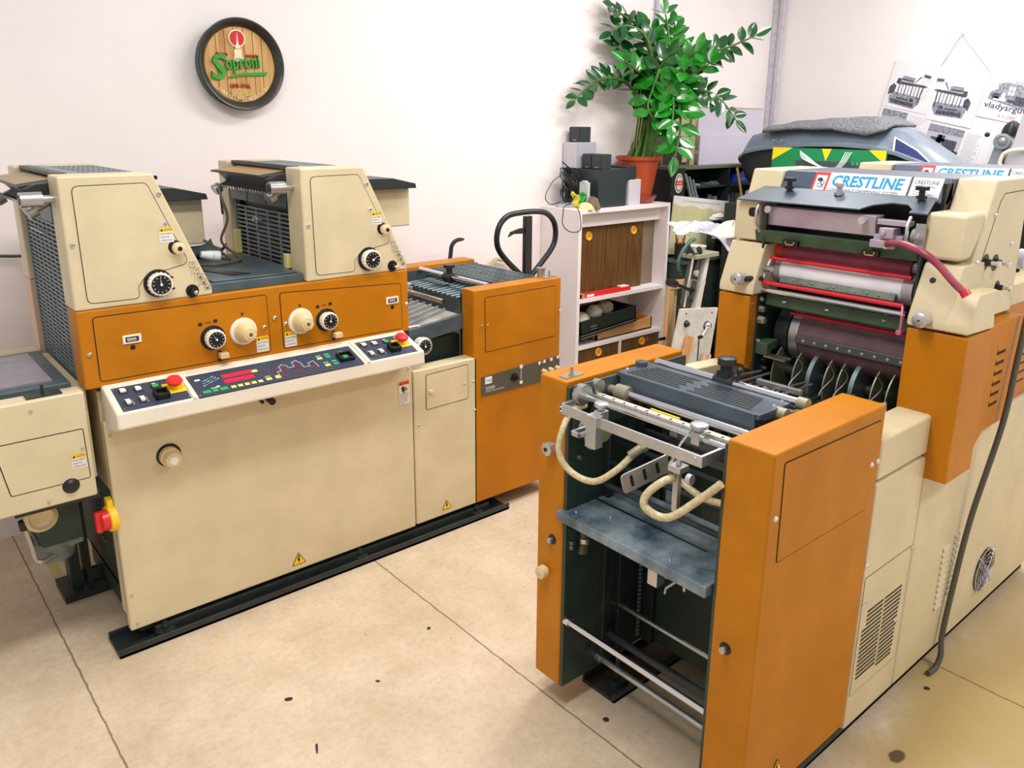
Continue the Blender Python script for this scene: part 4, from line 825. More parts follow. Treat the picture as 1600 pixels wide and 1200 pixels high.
for y in (1.39, .925):
    b = MB(); b.tube([(2.2, y-.012 if y > 1 else y+.01, 1.172), (2.18, y, 1.15), (2.18, y, 1.108)], .004, 6, 0); b.cyl((2.17, y, 1.106), (2.19, y, 1.106), .008, 8, 0); b.build('bar_arm', mat('pink_steel', (200, 120, 130), .4, metal=.3), P)
b = MB(); b.tube([(2.235, 1.37, 1.246), (2.22, 1.375, 1.21), (2.205, 1.375, 1.175)], .004, 6); b.cyl((2.21, 1.35, 1.215), (2.21, 1.385, 1.215), .01, 10); b.build('link_arm', STEEL, P)
b = MB(); b.prism([(2.225, 1.135), (2.222, 1.10), (2.235, 1.092), (2.25, 1.13)], 'y', .92, 1.37); gp = b.build('green_cross_bar', GREENP, P, bevel=.002)
for y in (1.305, 1.165, .99): screw((2.222, y, 1.118), (-1, 0, 0), gp, .006, CHROME)
BLK = mat('blanket_brown', (112, 82, 88), .55, var=.12, scale=20)
b = MB(); b.cyl((2.36, .93, 1.0), (2.36, 1.275, 1.0), .09, 48, 0); b.cyl((2.36, 1.275, 1.0), (2.36, 1.305, 1.0), .094, 48, 1); b.cyl((2.36, 1.315, 1.0), (2.36, 1.36, 1.0), .086, 40, 2)
bc = b.build('blanket_cylinder', [BLK, STEEL, BLACKM], P)
b = MB(); b.box(2.262, 2.285, .92, 1.28, .985, 1.012); pb_ = b.build('perforated_strip', mat('dull_bar', (96, 102, 98), .45, metal=.5), P, bevel=.003)
for i in range(9): 
    b = MB(); b.lathe((2.262, 1.25-i*.038, .998), FX, [(0, .0045), (.001, .0045), (.0012, .002)], 10); b.build('bar_stud', mat('pink_ink_metal', (205, 140, 190), .4), pb_)
b = MB(); b.cyl((2.335, .92, .87), (2.335, 1.375, .87), .02, 14); b.build('skeleton_shaft', BLACKM, P)
for y, br in ((1.335, 0), (1.262, 0), (1.21, 1), (1.158, 0), (1.115, 0), (1.072, 1), (1.01, 0), (.965, 0)):
    b = MB(); c_ = (2.335, y, .87); b.lathe((2.335, y, .87), (0, -1, 0), [(-.007 if br else -.002, .088), (-.007 if br else -.002, .097), (.007 if br else .002, .097), (.007 if br else .002, .088)], 44, 0)
    b.build('skeleton_wheel', mat('wheel_rim', (150, 168, 170), .3, metal=.7) if br else mat('thin_rim', (172, 172, 150), .35, metal=.6), P)
    b = MB(); b.lathe((2.335, y, .87), (0, -1, 0), [(-.0015, .09), (.0015, .09)], 36); b.build('wheel_web', mat('web_black', (16, 22, 20), .6), P)
    if not br and .98 < y < 1.3:
        pts = [(2.225+.02*math.sin(t*.5), y-.018-.012*math.sin(t*.62), .955-.1*t/8) for t in range(9)]; b = MB(); b.tube(pts, .002, 5); b.build('paper_finger', STEEL, P)
b = MB(); b.prism([(2.2, .98), (2.26, .985), (2.26, .955), (2.23, .955), (2.22, .935), (2.2, .94)], 'y', 1.335, 1.378); b.build('bracket_block', GREENP, P, bevel=.003)
b = MB(); b.box(2.2, 2.24, 1.27, 1.345, .935, .94); b.build('bracket_plate', STEEL, P)
for x, z, r_ in ((2.16, 1.085, .011), (2.2, 1.05, .014), (2.2, .98, .008), (2.21, 1.115, .007), (2.17, 1.12, .005), (2.26, .88, .009), (2.24, .85, .008), (2.23, .83, .01), (2.25, .91, .007), (2.3, 1.31, .007), (2.25, 1.16, .008)):
    b = MB(); b.lathe((max(x, 2.21), 1.379, z), F, [(0, r_), (r_*1.6, r_*.9), (r_*1.7, r_*.4)], 6 if r_ > .009 else 10); b.build('frame_bolt', STEEL, P)
b = MB(); b.cyl((2.19, 1.25, .835), (2.19, 1.38, .835), .009, 10); b.cyl((2.19, 1.31, .835), (2.19, 1.335, .835), .017, 12); b.build('lower_link', STEEL, P)
b = MB(); b.prism([(.93, .82), (.965, .82), (.955, .89), (.94, .895)], 'x', 2.19, 2.195); b.build('cream_lever', mat('cream_tag', (225, 205, 190), .5), P)
b = MB(); b.lathe((2.18, .945, .80), FX, [(0, .018), (.012, .018)], 16); b.build('lever_knob', STEEL, P)
b = MB(); b.box(1.95, 2.16, .90, .93, .74, .80); b.build('dark_corner_plate', BLACKM, P)
# pink drain hose
path = hose([(2.19, 1.0, 1.335), (2.17, .974, 1.344), (2.145, .93, 1.348), (2.12, .873, 1.338), (2.12, .83, 1.312), (2.12, .786, 1.272), (2.12, .757, 1.25)], .009)
b = MB(); b.tube(path, .0095, 12, 0); b.cyl((2.12, .758, 1.252), (2.12, .750, 1.243), .0125, 14, 1); b.cyl((2.195, 1.005, 1.335), (2.18, .992, 1.336), .012, 12, 2); b.build('drain_hose', [mat('pink_hose', (150, 62, 80), .35, var=.2, scale=20), REDP, mat('brass_fit', (215, 195, 150), .3, metal=.6)], P)
# mains cable hanging down the side of the right press
path = hose([(2.72, .76, 1.33), (2.66, .755, 1.26), (2.60, .745, 1.20), (2.575, .744, 1.12), (2.555, .744, .98), (2.53, .745, .8), (2.50, .775, .5), (2.475, .785, .25), (2.455, .785, .1), (2.44, .775, .045), (2.41, .775, .012), (2.37, .78, .010)], .008)
tag(MB().tube(path, .0085, 10).build('mains_cable', mat('grey_cable', (84, 82, 70), .5)), 'thick grey cable hanging down the beige side beside the round fan grille', 'cable')
# ================================================================== round beer sign on the wall
sg = thing('wall_sign', (1.467, 3.573, 1.881), 'round barrel-lid sign reading Soproni in green letters, on the white wall', 'sign')
P = sg; SC = (1.467, 3.573, 1.881); RIM = mat('barrel_rim', (62, 56, 50), .3, var=.3, scale=9); RIMO = mat('rim_slate', (48, 60, 62), .4)
b = MB(); b.lathe(SC, F, [(.0, .178), (.035, .187), (.055, .19), (.068, .186), (.07, .18)], 64, 1); b.build('sign_back', RIM, P)
b = MB(); b.v = []; b.f = []; b.mi = []
pr = [(.03, .183), (.062, .19), (.070, .184), (.068, .177), (.045, .158), (.036, .153)]
o = Vector(SC)
for j, (h, r_) in enumerate(pr):
    for i in range(64):
        t = i*math.pi/32; b.v.append(o+Vector((math.cos(t)*r_, -h, math.sin(t)*r_)))
for j in range(len(pr)-1):
    for i in range(64): b.f.append([j*64+i, j*64+(i+1) % 64, (j+1)*64+(i+1) % 64, (j+1)*64+i]); b.mi.append(0 if j > 1 else 1)
bpy.data.objects.remove([c for c in bpy.data.objects if c.name == 'sign_back'][0])
b.build('sign_rim', [RIM, RIMO], P)
MB().lathe(SC, F, [(0, .18), (.03, .184)], 64).build('sign_back', RIMO, P)
def woodmat(name, a, c, sx=60, axis=0, planks=0):
    m = bpy.data.materials.new(name); m.use_nodes = True; nt = m.node_tree; N = nt.nodes; L = nt.links; bs = N['Principled BSDF']; bs.inputs['Roughness'].default_value = .5
    tc = N.new('ShaderNodeTexCoord'); mp = N.new('ShaderNodeMapping'); L.new(tc.outputs['Object'], mp.inputs[0]); s_ = [3, 3, 3]
    for i in range(3): s_[i] = 4 if i == axis else sx
    mp.inputs['Scale'].default_value = s_; n = N.new('ShaderNodeTexNoise'); n.inputs['Scale'].default_value = 1; n.inputs['Detail'].default_value = 4; L.new(mp.outputs[0], n.inputs['Vector'])
    r = N.new('ShaderNodeValToRGB'); r.color_ramp.elements[0].position = .3; r.color_ramp.elements[0].color = rgb(*a); r.color_ramp.elements[1].position = .7; r.color_ramp.elements[1].color = rgb(*c)
    L.new(n.outputs['Fac'], r.inputs['Fac']); L.new(r.outputs['Color'], bs.inputs['Base Color']); return m
OAK = woodmat('oak_planks', (176, 128, 66), (222, 180, 112), 40, 2)
wd = MB().lathe((SC[0], SC[1]-.034, SC[2]), F, [(0, .154), (.004, .154)], 56).build('wooden_face', OAK, P)
b = MB(); T = fr((SC[0], SC[1]-.038, SC[2]), (1, 0, 0), UP)
for x in (-.1, -.062, -.022, .022, .062, .1):
    h = math.sqrt(.152**2-x*x); b.box(x-.0012, x+.0012, -h, h, 0, .0006, 0, T)
b.build('plank_gaps', mat('gap_brown', (90, 60, 25), .8), wd, smooth=False)
T = T @ Matrix.Diagonal((1.13, 1.13, 1, 1))
GRN = mat('sign_green', (45, 160, 50), .35); GRD = mat('sign_dark_green', (30, 70, 30), .5); SRED = mat('sign_letter_red', (205, 35, 40), .4); CRM = mat('sign_cream', (240, 225, 190), .5)
def carve(s, x, y, wd_, ht_, m, dm, dp=.006, rot=0, shear=0, bold=.01, nm='sign_lettering'):
    Q = T @ Matrix.Translation((x, y, 0)) @ Matrix.Rotation(rot, 4, 'Z'); b = MB()
    textmb(s, Q, width=wd_, height=ht_, depth=dp, mb=b, m=0, bold=bold, shear=shear)
    # extrude the letters back to the board
    k = len(b.f); vs = list(b.v); 
    cnt = {}
    for f in b.f:
        for i in range(len(f)):
            e = (f[i], f[(i+1) % len(f)]); cnt[e] = 1
    nrm = T.to_3x3() @ Vector((0, 0, 1)); n0 = len(b.v)
    b.v += [v-nrm*(dp+.001) for v in vs]
    for e in list(cnt):
        if (e[1], e[0]) not in cnt: b.f.append([e[0], e[1], e[1]+n0, e[0]+n0]); b.mi.append(1)
    o = b.build(nm, [m, dm], P, smooth=False); return o
carve('S', -.115, -.058, .062, .092, GRN, GRD, .011, .05, .15, .02)
carve('oproni', -.058, -.036, .138, .062, GRN, GRD, .010, .10, .05, .02)
b = MB(); sw = [(-.052, -.048), (-.04, -.040), (.0, -.030), (.05, -.026), (.105, -.022), (.098, -.034), (.05, -.038), (.0, -.040), (-.03, -.046)]
b.prism(sw, 'z', 0, .008, 0, T); b.build('sign_swash', GRN, P)
carve('VILÁGOS', -.093, .03, .046, .013, SRED, GRD, .004, 0, 0, .006); carve('ÁSZOKSÖR', .022, .028, .05, .013, SRED, GRD, .004, 0, 0, .006)
carve('1895 ÓTA', -.045, -.085, .078, .019, SRED, GRD, .005, 0, 0, .01)
b = MB(); b.lathe(T @ Vector((-.008, .094, 0)), F, [(0, .037), (.006, .037)], 30, 1); b.lathe(T @ Vector((-.008, .094, .006)), F, [(0, .031), (.0015, .031)], 30, 0)
b.prism([(-.022, .03), (-.023, .05), (-.017, .06), (-.017, .068), (-.012, .075), (-.008, .118), (-.004, .075), (.0, .068), (.0, .06), (.006, .05), (.006, .03)], 'z', 0, .009, 1, T)
b.prism([(-.025, .012), (-.024, .03), (.009, .03), (.011, .012)], 'z', 0, .008, 1, T)
for i in range(4): b.box(-.019+i*.007, -.016+i*.007, .016, .024, 0, .0085, 2, T)
for i in range(3): b.box(-.017+i*.006, -.015+i*.006, .054, .059, 0, .0095, 2, T)
b.build('tower_emblem', [SRED, CRM, GRD], P)
b = MB()
for x, y, r_ in ((-.03, -.102, .018), (.012, -.102, .018), (-.009, -.108, .024)):
    b.lathe(T @ Vector((x, y, 0)), F, [(0, r_), (.004 + r_*.1, r_), (.006+r_*.1, r_*.8), (.004+r_*.1, r_*.7)], 24)
b.build('coin_emblem', mat('coin_tan', (200, 165, 95), .45), P)
wtxt = 'SÖRFŐZÉS SZAKÉRTŐJE'; n_ = len(wtxt); b = MB()
for i, ch_ in enumerate(wtxt):
    if ch_ == ' ': continue
    a = -math.pi/2 + (i-(n_-1)/2)*.088; Q = T @ Matrix.Translation((math.cos(a)*.132, math.sin(a)*.132, .006)) @ Matrix.Rotation(a+math.pi/2, 4, 'Z')
    textmb(ch_, Q, height=.012, depth=.0025, mb=b, bold=.008, align='CENTER')
b.build('rim_lettering', CRM, P, smooth=False)

# ================================================================== pallet jack
pj = thing('pallet_jack', (2.75, 3.13, 0), 'black pallet jack whose looped handle stands behind the orange delivery box', 'pallet jack')
P = pj; HB = mat('handle_black', (26, 28, 32), .25); cy_ = 2.95; X0 = 2.612; z0 = 0
b = MB(); b.prism([(X0-.024, 0), (X0+.024, 0), (X0+.022, 1.21), (X0-.022, 1.21)], 'y', cy_-.012, cy_+.012)
b.v = [Vector((v.x, v.y, max(v.z, .22))) for v in b.v]; b.build('handle_post', HB, P, bevel=.003)
lp = [(X0, .885), (X0-.05, .93), (X0-.13, 1.0), (X0-.182, 1.06), (X0-.195, 1.12), (X0-.175, 1.18), (X0-.125, 1.218), (X0-.05, 1.228), (X0+.05, 1.228), (X0+.125, 1.214), (X0+.175, 1.17), (X0+.19, 1.11), (X0+.175, 1.05), (X0+.12, .99), (X0+.045, .925), (X0, .885)]
b = MB(); b.tube(hose([(x, cy_, z) for x, z in lp], 0), .014, 12); b.build('looped_handle', HB, P)
b = MB(); b.prism([(X0-.02, 1.155), (X0-.02, 1.125), (X0-.09, 1.128), (X0-.125, 1.115), (X0-.11, 1.14), (X0-.06, 1.152)], 'y', cy_-.005, cy_+.005); b.build('release_lever', HB, P, bevel=.002)
b = MB(); b.cyl((X0, cy_, .10), (X0, cy_, .34), .05, 18); b.box(X0-.12, X0+.12, cy_-.06, cy_+.03, .06, .12); b.build('pump_body', BLACKM, P)
for dx in (-.05, .05): MB().cyl((X0+dx-.02, cy_-.03, .055), (X0+dx+.02, cy_-.03, .055), .055, 20).build('steer_wheel', RUB, P)
for dx in (-.2, .06): MB().box(X0+dx, X0+dx+.14, cy_+.03, cy_+.55, .05, .1).build('fork', HB, P, bevel=.005)
# crowbar hook and pale hose leaning behind the left press
path = hose([(2.32, 3.33, 0), (2.36, 3.33, .6), (2.42, 3.33, .985), (2.43, 3.33, 1.035), (2.46, 3.33, 1.06), (2.51, 3.33, 1.062)], 0)
b = MB(); b.tube(path, [.011]*(len(path)-5)+[.010, .009, .007, .005, .003], 8); tag(b.build('crowbar', BLACKM), 'black crowbar with a curved hook standing against the wall behind the delivery box', 'crowbar')
path = hose([(2.83, 3.54, 0), (2.84, 3.54, .6), (2.87, 3.54, .86), (2.93, 3.54, .885), (3.01, 3.54, .84), (2.98, 3.54, .7), (3.0, 3.54, .3), (3.02, 3.54, 0)], 0)
tag(MB().tube(path, .012, 8).build('garden_hose', mat('pale_hose', (196, 186, 150), .5)), 'pale yellow hose arching up against the wall behind the pallet jack post', 'hose')
path = hose([(-.3, 3.56, 1.2), (.15, 3.555, 1.165), (.5, 3.55, 1.145), (.62, 3.54, 1.1), (.7, 3.54, .8), (.72, 3.54, .4), (.72, 3.54, .006)], 0)
tag(MB().tube(path, .006, 8).build('wall_cable', mat('dark_cable', (66, 66, 64), .5)), 'thin dark cable crossing the wall at the far left, behind the slotted side grill', 'cable')
# plug and grey mains lead lying on the press between its towers
path = hose([(1.14, 3.02, 1.31), (1.13, 3.0, 1.40), (1.12, 2.97, 1.38), (1.13, 2.95, 1.3), (1.10, 2.95, 1.22), (1.14, 2.93, 1.168), (1.12, 2.84, 1.16), (1.02, 2.80, 1.16), (.96, 2.86, 1.162), (.95, 2.95, 1.20), (.99, 3.0, 1.235), (1.05, 2.98, 1.22), (1.10, 2.90, 1.165), (1.08, 2.86, 1.165), (1.02, 2.86, 1.18), (1.0, 2.865, 1.19)], 0)
pl = thing('power_plug', (1.03, 2.86, 1.152), 'white mains plug with looped grey lead lying between the two press towers', 'power plug')
b = MB(); b.tube(path, .005, 8); b.build('mains_lead', mat('lead_olive', (88, 86, 68), .5), pl)
b = MB(); b.cyl((.99, 2.865, 1.19), (1.03, 2.86, 1.182), .012, 12, 0, .019); b.cyl((1.03, 2.86, 1.182), (1.055, 2.858, 1.179), .019, 14)
b.build('plug_body', WHITE, pl, bevel=.002)
b = MB(); b.cyl((1.055, 2.852, 1.172), (1.075, 2.851, 1.169), .0022, 6); b.cyl((1.055, 2.864, 1.184), (1.075, 2.863, 1.181), .0022, 6); b.build('plug_pins', CHROME, pl)

# ================================================================== white shelf cabinet
cb = thing('shelf_cabinet', (3.3, 3.25, 0), 'white shelf cabinet with brown sliding doors and orange finger cups, carrying the speakers', 'cabinet')
P = cb; CW = mat('white_laminate', (238, 230, 230), .5); WAL = woodmat('walnut_veneer', (72, 46, 20), (118, 80, 34), 70, 2); OC = mat('orange_cup', (240, 165, 40), .35)
b = MB(); b.box(3.27, 3.295, 3.25, 3.57, 0, 1.167); b.box(4.065, 4.085, 3.25, 3.57, 0, 1.167); b.box(3.295, 4.065, 3.25, 3.57, 1.145, 1.167); b.box(3.295, 4.065, 3.545, 3.57, 0, 1.145)
b.box(3.295, 4.065, 3.26, 3.545, .618, .64); b.box(3.295, 4.065, 3.26, 3.545, .33, .35); b.box(3.295, 4.065, 3.29, 3.545, .0, .05); b.box(3.295, 4.065, 3.31, 3.33, 1.06, 1.145); b.box(3.672, 3.69, 3.262, 3.545, .05, .33); b.build('carcass', CW, P)
def cup(x, z, y, par):
    b = MB(); b.lathe((x, y, z), F, [(0, .027), (.004, .027), (.007, .024), (.004, .02), (.001, .012)], 24); b.cyl((x+.004, y-.004, z), (x+.004, y-.005, z), .004, 8, 1); b.build('finger_cup', [OC, mat('cup_hole', (120, 70, 10), .6)], par)
d1 = MB().box(3.297, 3.93, 3.335, 3.35, .64, 1.06).build('sliding_door', WAL, P); cup(3.44, 1.0, 3.335, d1); cup(3.84, 1.005, 3.335, d1)
MB().box(3.85, 4.064, 3.356, 3.364, .64, 1.06).build('sliding_door', mat('smoked_panel', (128, 112, 92), .3), P)
d2 = MB().box(3.297, 3.67, 3.27, 3.285, .052, .33).build('lower_door', WAL, P); cup(3.49, .287, 3.27, d2)
d3 = MB().box(3.692, 4.063, 3.27, 3.285, .052, .33).build('lower_door', WAL, P); cup(3.895, .29, 3.27, d3); MB().box(3.945, 3.95, 3.265, 3.27, .28, .31).build('door_clip', ALU, d3)
# things on the cabinet shelves
b = MB(); b.box(3.335, 3.77, 3.275, 3.315, .64, .665, 0); b.box(3.335, 3.36, 3.272, 3.318, .6405, .668, 1); b.box(3.38, 3.44, 3.2745, 3.276, .646, .66, 2); b.box(3.70, 3.77, 3.29, 3.33, .665, .669, 2)
tag(b.build('ruler_box', [RED, mat('box_wood', (190, 140, 90), .5), WHITE]), 'long flat red box lying on the shelf below the brown sliding door', 'box')
RT = Matrix.Translation((3.33, 3.27, .40)) @ Matrix.Rotation(R(-4), 4, 'Y')
cs = thing('tool_case', (3.33, 3.27, .40), 'open black case full of pale stones, tilted on the cabinet shelf', 'case'); b = MB()
for q in ((0, .5, 0, .008, .015, .1), (0, .5, .24, .248, .015, .1), (0, .008, 0, .248, .015, .1), (.492, .5, 0, .248, .015, .1), (0, .5, 0, .248, .015, .022)): b.box(*q, 0, RT)
b.box(-.0, .5, -.006, .25, .0, .012, 0, RT); b.build('case_body', mat('case_green_black', (34, 44, 40), .4), cs)
b = MB(); b.box(0, .49, -.008, -.005, .012, .016, 0, RT); b.box(0, .48, -.009, -.006, -.006, -.002, 0, RT); b.box(.09, .14, -.003, 0, .05, .056, 0, RT); b.box(.09, .14, -.003, 0, .035, .037, 0, RT); b.build('case_trim', ALU, cs)
for i, (x, y, z, sx, sy, sz, lab, gp) in enumerate(((.08, .09, .085, .075, .06, .045, 'round flat grey stone at the left end of the black case', None), (.225, .1, .10, .055, .055, .045, 'blocky pale stone in the middle of the black case', None), (.345, .12, .10, .055, .055, .045, 'whitish angular stone nearest the right of the black case', None))):
    rr = random.Random(i); b = MB(); b.ball((0, 0, 0), 1, 12); b.v = [RT @ Vector((x+v.x*sx*(.9+.2*rr.random()), y+v.y*sy*(.9+.2*rr.random()), z+v.z*sz)) for v in b.v]; b.v = [Vector((v.x, v.y, min(v.z, .60))) for v in b.v]
    tag(b.build('stone', mat('pale_stone', (196, 190, 168), .8, var=.15, scale=30)), lab, 'stone')
b = MB()
for q in ((3.50, 3.93, 3.30, 3.31, .35, .43), (3.50, 3.93, 3.43, 3.44, .35, .43), (3.50, 3.51, 3.30, 3.44, .35, .43), (3.92, 3.93, 3.30, 3.44, .35, .43), (3.5, 3.93, 3.3, 3.44, .35, .36)): b.box(*q)
b.v = [Vector((v.x+.09, v.y, v.z)) if v.x > 3.6 else v for v in b.v]
b.v = [Vector((v.x, v.y, .35+(v.z-.35)*(1 if v.x > 3.7 else .55))) for v in b.v]
tag(b.build('wooden_tray', woodmat('pine', (196, 140, 70), (226, 176, 104), 50, 0)), 'shallow pine box under the black case on the cabinet shelf', 'box')
# things on the cabinet top
SPK = mat('speaker_black', (42, 52, 54), .45, bump=.3, bscale=600); SPG = mat('speaker_grey', (170, 170, 182), .5); SPL = mat('speaker_light', (205, 200, 208), .55, bump=.3, bscale=600)
def speaker(name, x0, x1, y0, y1, z0, z1, mb_, mg, lab, gr, faces=1, logo=False):
    t = thing(name, (x0, y0, z0), lab, 'speaker'); MB().box(x0, x1, y0, y1, z0, z1).build('cabinet_body', mb_, t, bevel=.004)
    n = faces; w_ = (y1-y0)/n
    for k in range(n):
        g = MB().box(x0-.006, x0-.0005, y0+.003+k*w_, y0+w_*(k+1)-.003, z0+.004, z1-.004).build('grille', mg, t, bevel=.003)
        if logo: MB().box(x0-.0068, x0-.006, y0+k*w_+w_*.3, y0+k*w_+w_*.6, z0+.01, z0+.014).build('badge', STEEL, g)
    return t
sb = thing('subwoofer', (3.47, 3.28, 1.167), 'large black subwoofer box in the middle of the white cabinet top', 'speaker')
MB().box(3.465, 3.70, 3.285, 3.565, 1.167, 1.388).build('cabinet_body', SPK, sb, bevel=.003); MB().box(3.4605, 3.4645, 3.287, 3.563, 1.169, 1.386).build('side_panel', mat('speaker_panel', (44, 56, 54), .4), sb, bevel=.002)
speaker('speaker', 3.44, 3.60, 3.45, 3.568, 1.388, 1.54, SPG, SPL, 'light grey speaker standing on the back of the black subwoofer', 1)
speaker('satellite_speaker', 3.46, 3.55, 3.45, 3.54, 1.54, 1.628, SPK, SPK, 'small black cube speaker on top of the light grey speaker', 1, 1, True)
speaker('twin_speaker', 3.476, 3.56, 3.285, 3.44, 1.388, 1.475, SPK, SPK, 'twin-cube black speaker on the front edge of the subwoofer', 1, 2, True)
speaker('speaker', 3.745, 3.85, 3.30, 3.40, 1.167, 1.32, SPL, SPL, 'small whitish speaker beside the flowerpot, under a black speaker', 1)
speaker('twin_speaker', 3.715, 3.80, 3.30, 3.46, 1.32, 1.402, SPK, SPK, 'black speaker lying between the subwoofer and the terracotta pot', 1, 1)
b = MB(); T = fr((3.33, 3.55, 1.167), (.8, -.6, 0), (.6, .8, 0)); b.box(-.02, .22, -.16, -.06, 0, .016, 0, T)
kb_ = thing('keyboard', (3.33, 3.45, 1.167), 'grey number keyboard under the cable tangle on the cabinet top', 'keyboard'); b.v = []; b.f = []; b.mi = []
T = fr((3.31, 3.475, 1.167), (.62, -.5, 0), (.5, .62, 0)); b.box(0, .2, -.03, .06, 0, .018, 0, T); b.build('keyboard_case', SPG, kb_, bevel=.002)
b = MB()
for i in range(9):
    for j in range(3): b.box(.008+i*.021, .024+i*.021, -.022+j*.025, -.004+j*.025, .018, .025, 0, T)
b.build('keys', mat('key_grey', (150, 150, 165), .5), kb_)
rr = random.Random(3); b = MB(); pts = []
for i in range(46):
    a = i*1.9; pts.append((3.39+.045*math.cos(a)+rr.uniform(-.04, .04), 3.47+.03*math.sin(a*1.3), 1.30+.075*math.sin(a*.7)+rr.uniform(-.035, .035)))
b.tube(hose(pts, 0, dens=5), .0033, 6)
b.tube(hose([(3.37, 3.46, 1.36), (3.27, 3.46, 1.33), (3.20, 3.46, 1.24), (3.24, 3.46, 1.19), (3.32, 3.46, 1.20)], 0), .0025, 6); b.tube(hose([(3.40, 3.45, 1.38), (3.36, 3.46, 1.41), (3.33, 3.46, 1.43)], 0), .004, 6)
b.tube(hose([(3.42, 3.40, 1.28), (3.34, 3.39, 1.2), (3.265, 3.37, 1.18), (3.22, 3.33, 1.15), (3.19, 3.3, 1.09), (3.22, 3.27, 1.05), (3.27, 3.24, 1.06), (3.26, 3.235, 1.15), (3.3, 3.3, 1.18)], 0), .0028, 6)
for k in range(5): b.tube(hose([(3.36+k*.02, 3.45, 1.36-k*.02), (3.38+k*.012, 3.44, 1.28), (3.41+k*.01, 3.43, 1.2)], 0), .006, 6)
for k in range(3): b.cyl((3.39+k*.02, 3.43, 1.187), (3.40+k*.02, 3.43, 1.24), .008, 8)
tag(b.build('cable_tangle', mat('cable_black', (30, 32, 34), .45)), 'tangle of thin black cables heaped against the subwoofer, left end of the cabinet', 'cables')
t = thing('bottle', (3.41, 3.345, 1.167), 'flat translucent grey bottle standing against the subwoofer side', 'bottle')
b = MB(); T = Matrix.Translation((3.405, 3.345, 1.167)); b.prism(rpoly([(-.012, 0), (.012, 0), (.012, .15), (-.012, .15)], .006), 'y', -.034, .034, 0, T); b.build('bottle_body', mat('frosted_grey', (190, 196, 196), .35), t, bevel=.006)
MB().cyl((3.405, 3.345, 1.316), (3.405, 3.345, 1.325), .018, 14).build('bottle_cap', SPL, t)
b = MB(); b.grid(lambda u, v: Vector((3.375+.012*math.sin(v*9+u*3), 3.31+.11*u, 1.167+.085*v*(1+.12*math.sin(u*9)))), 12, 6); pkt = b.build('seed_packet', [mat('packet_yellow', (235, 225, 70), .4), mat('packet_green', (40, 160, 80), .4)], solid=.004)
for i, p_ in enumerate(pkt.data.polygons): p_.material_index = 0 if (i//6) > 5 or (i//6) % 5 == 2 else 1
for p_ in pkt.data.polygons:
    c = p_.center; p_.material_index = 1 if (c.y < 3.36 and c.z > 1.2) else 0
tag(pkt, 'yellow and green packet propped against the grey bottle', 'packet')
def cloth(name, cx, cy, cz, rx, ry, h, m, lab, cat, seed, nf=4, fl=.3):
    rr = random.Random(seed); ph = [rr.uniform(0, 6) for _ in range(6)]; b = MB(); nu, nv = 26, 12
    for j in range(nv+1):
        for i in range(nu):
            a = 2*math.pi*i/nu; q = math.pi/2*j/nv; rad = math.cos(q)**.7 if j < nv else 0
            rad *= 1+fl*.35*math.sin(nf*a+ph[0])+fl*.2*math.sin((nf*2+1)*a+ph[1]); zz = math.sin(q)*h*(1+fl*.5*math.sin(3*a+ph[2])+fl*.3*math.sin(5*a+ph[3]+q*4)) 
            b.v.append(Vector((cx+rx*rad*math.cos(a), cy+ry*rad*math.sin(a), cz+max(zz, 0))))
    for j in range(nv):
        for i in range(nu): b.f.append([j*nu+i, j*nu+(i+1) % nu, (j+1)*nu+(i+1) % nu, (j+1)*nu+i]); b.mi.append(0)
    return tag(b.build(name, m), lab, cat)
cloth('cloth', 3.415, 3.285, 1.167, .035, .05, .062, mat('brown_cloth', (128, 104, 84), .85), 'crumpled brown cloth beside the yellow-green packet', 'cloth', 4)
cloth('rag', 3.36, 3.282, 1.167, .025, .05, .03, mat('yellow_rag', (240, 228, 165), .8), 'pale yellow rag at the cabinet corner in front of the brown cloth', 'rag', 8, 5, .5)
# saucer, pot, plant
TER = mat('terracotta_plastic', (186, 78, 44), .4)
tag(MB().lathe((3.93, 3.40, 1.167), UP, [(0, .09), (.004, .1), (.038, .124), (.044, .127), (.044, .119), (.01, .095), (.009, 0)], 36).build('saucer', mat('saucer_brown', (150, 66, 48), .4)), 'brown-red plastic saucer under the flowerpot', 'saucer')
pt = thing('potted_plant', (3.93, 3.40, 1.178), 'tall glossy green zamioculcas in a terracotta pot on the cabinet', 'plant')
b = MB(); b.lathe((3.93, 3.40, 1.178), UP, [(0, .085), (.25, .128), (.253, .14), (.275, .143), (.275, .132), (.255, .124), (.25, 0)], 40); b.build('flower_pot', TER, pt)
MB().lathe((3.93, 3.40, 1.435), UP, [(0, .122), (.006, .09), (.008, 0)], 30).build('potting_soil', mat('bark_soil', (170, 140, 110), .9, var=.4, scale=60), pt)
LEAF = mat('glossy_leaf', (30, 122, 26), .18, var=.35, scale=12, coat=.3); LEAFD = mat('deep_leaf', (20, 82, 30), .2, var=.3, scale=12, coat=.3); STEM = mat('green_stem', (70, 108, 36), .4, var=.25, scale=20)
hd_ = Vector((math.cos(yaw), math.sin(yaw), 0)); lt_ = Vector((math.sin(yaw), -math.cos(yaw), 0)); PC = Vector((3.93, 3.40, 0))
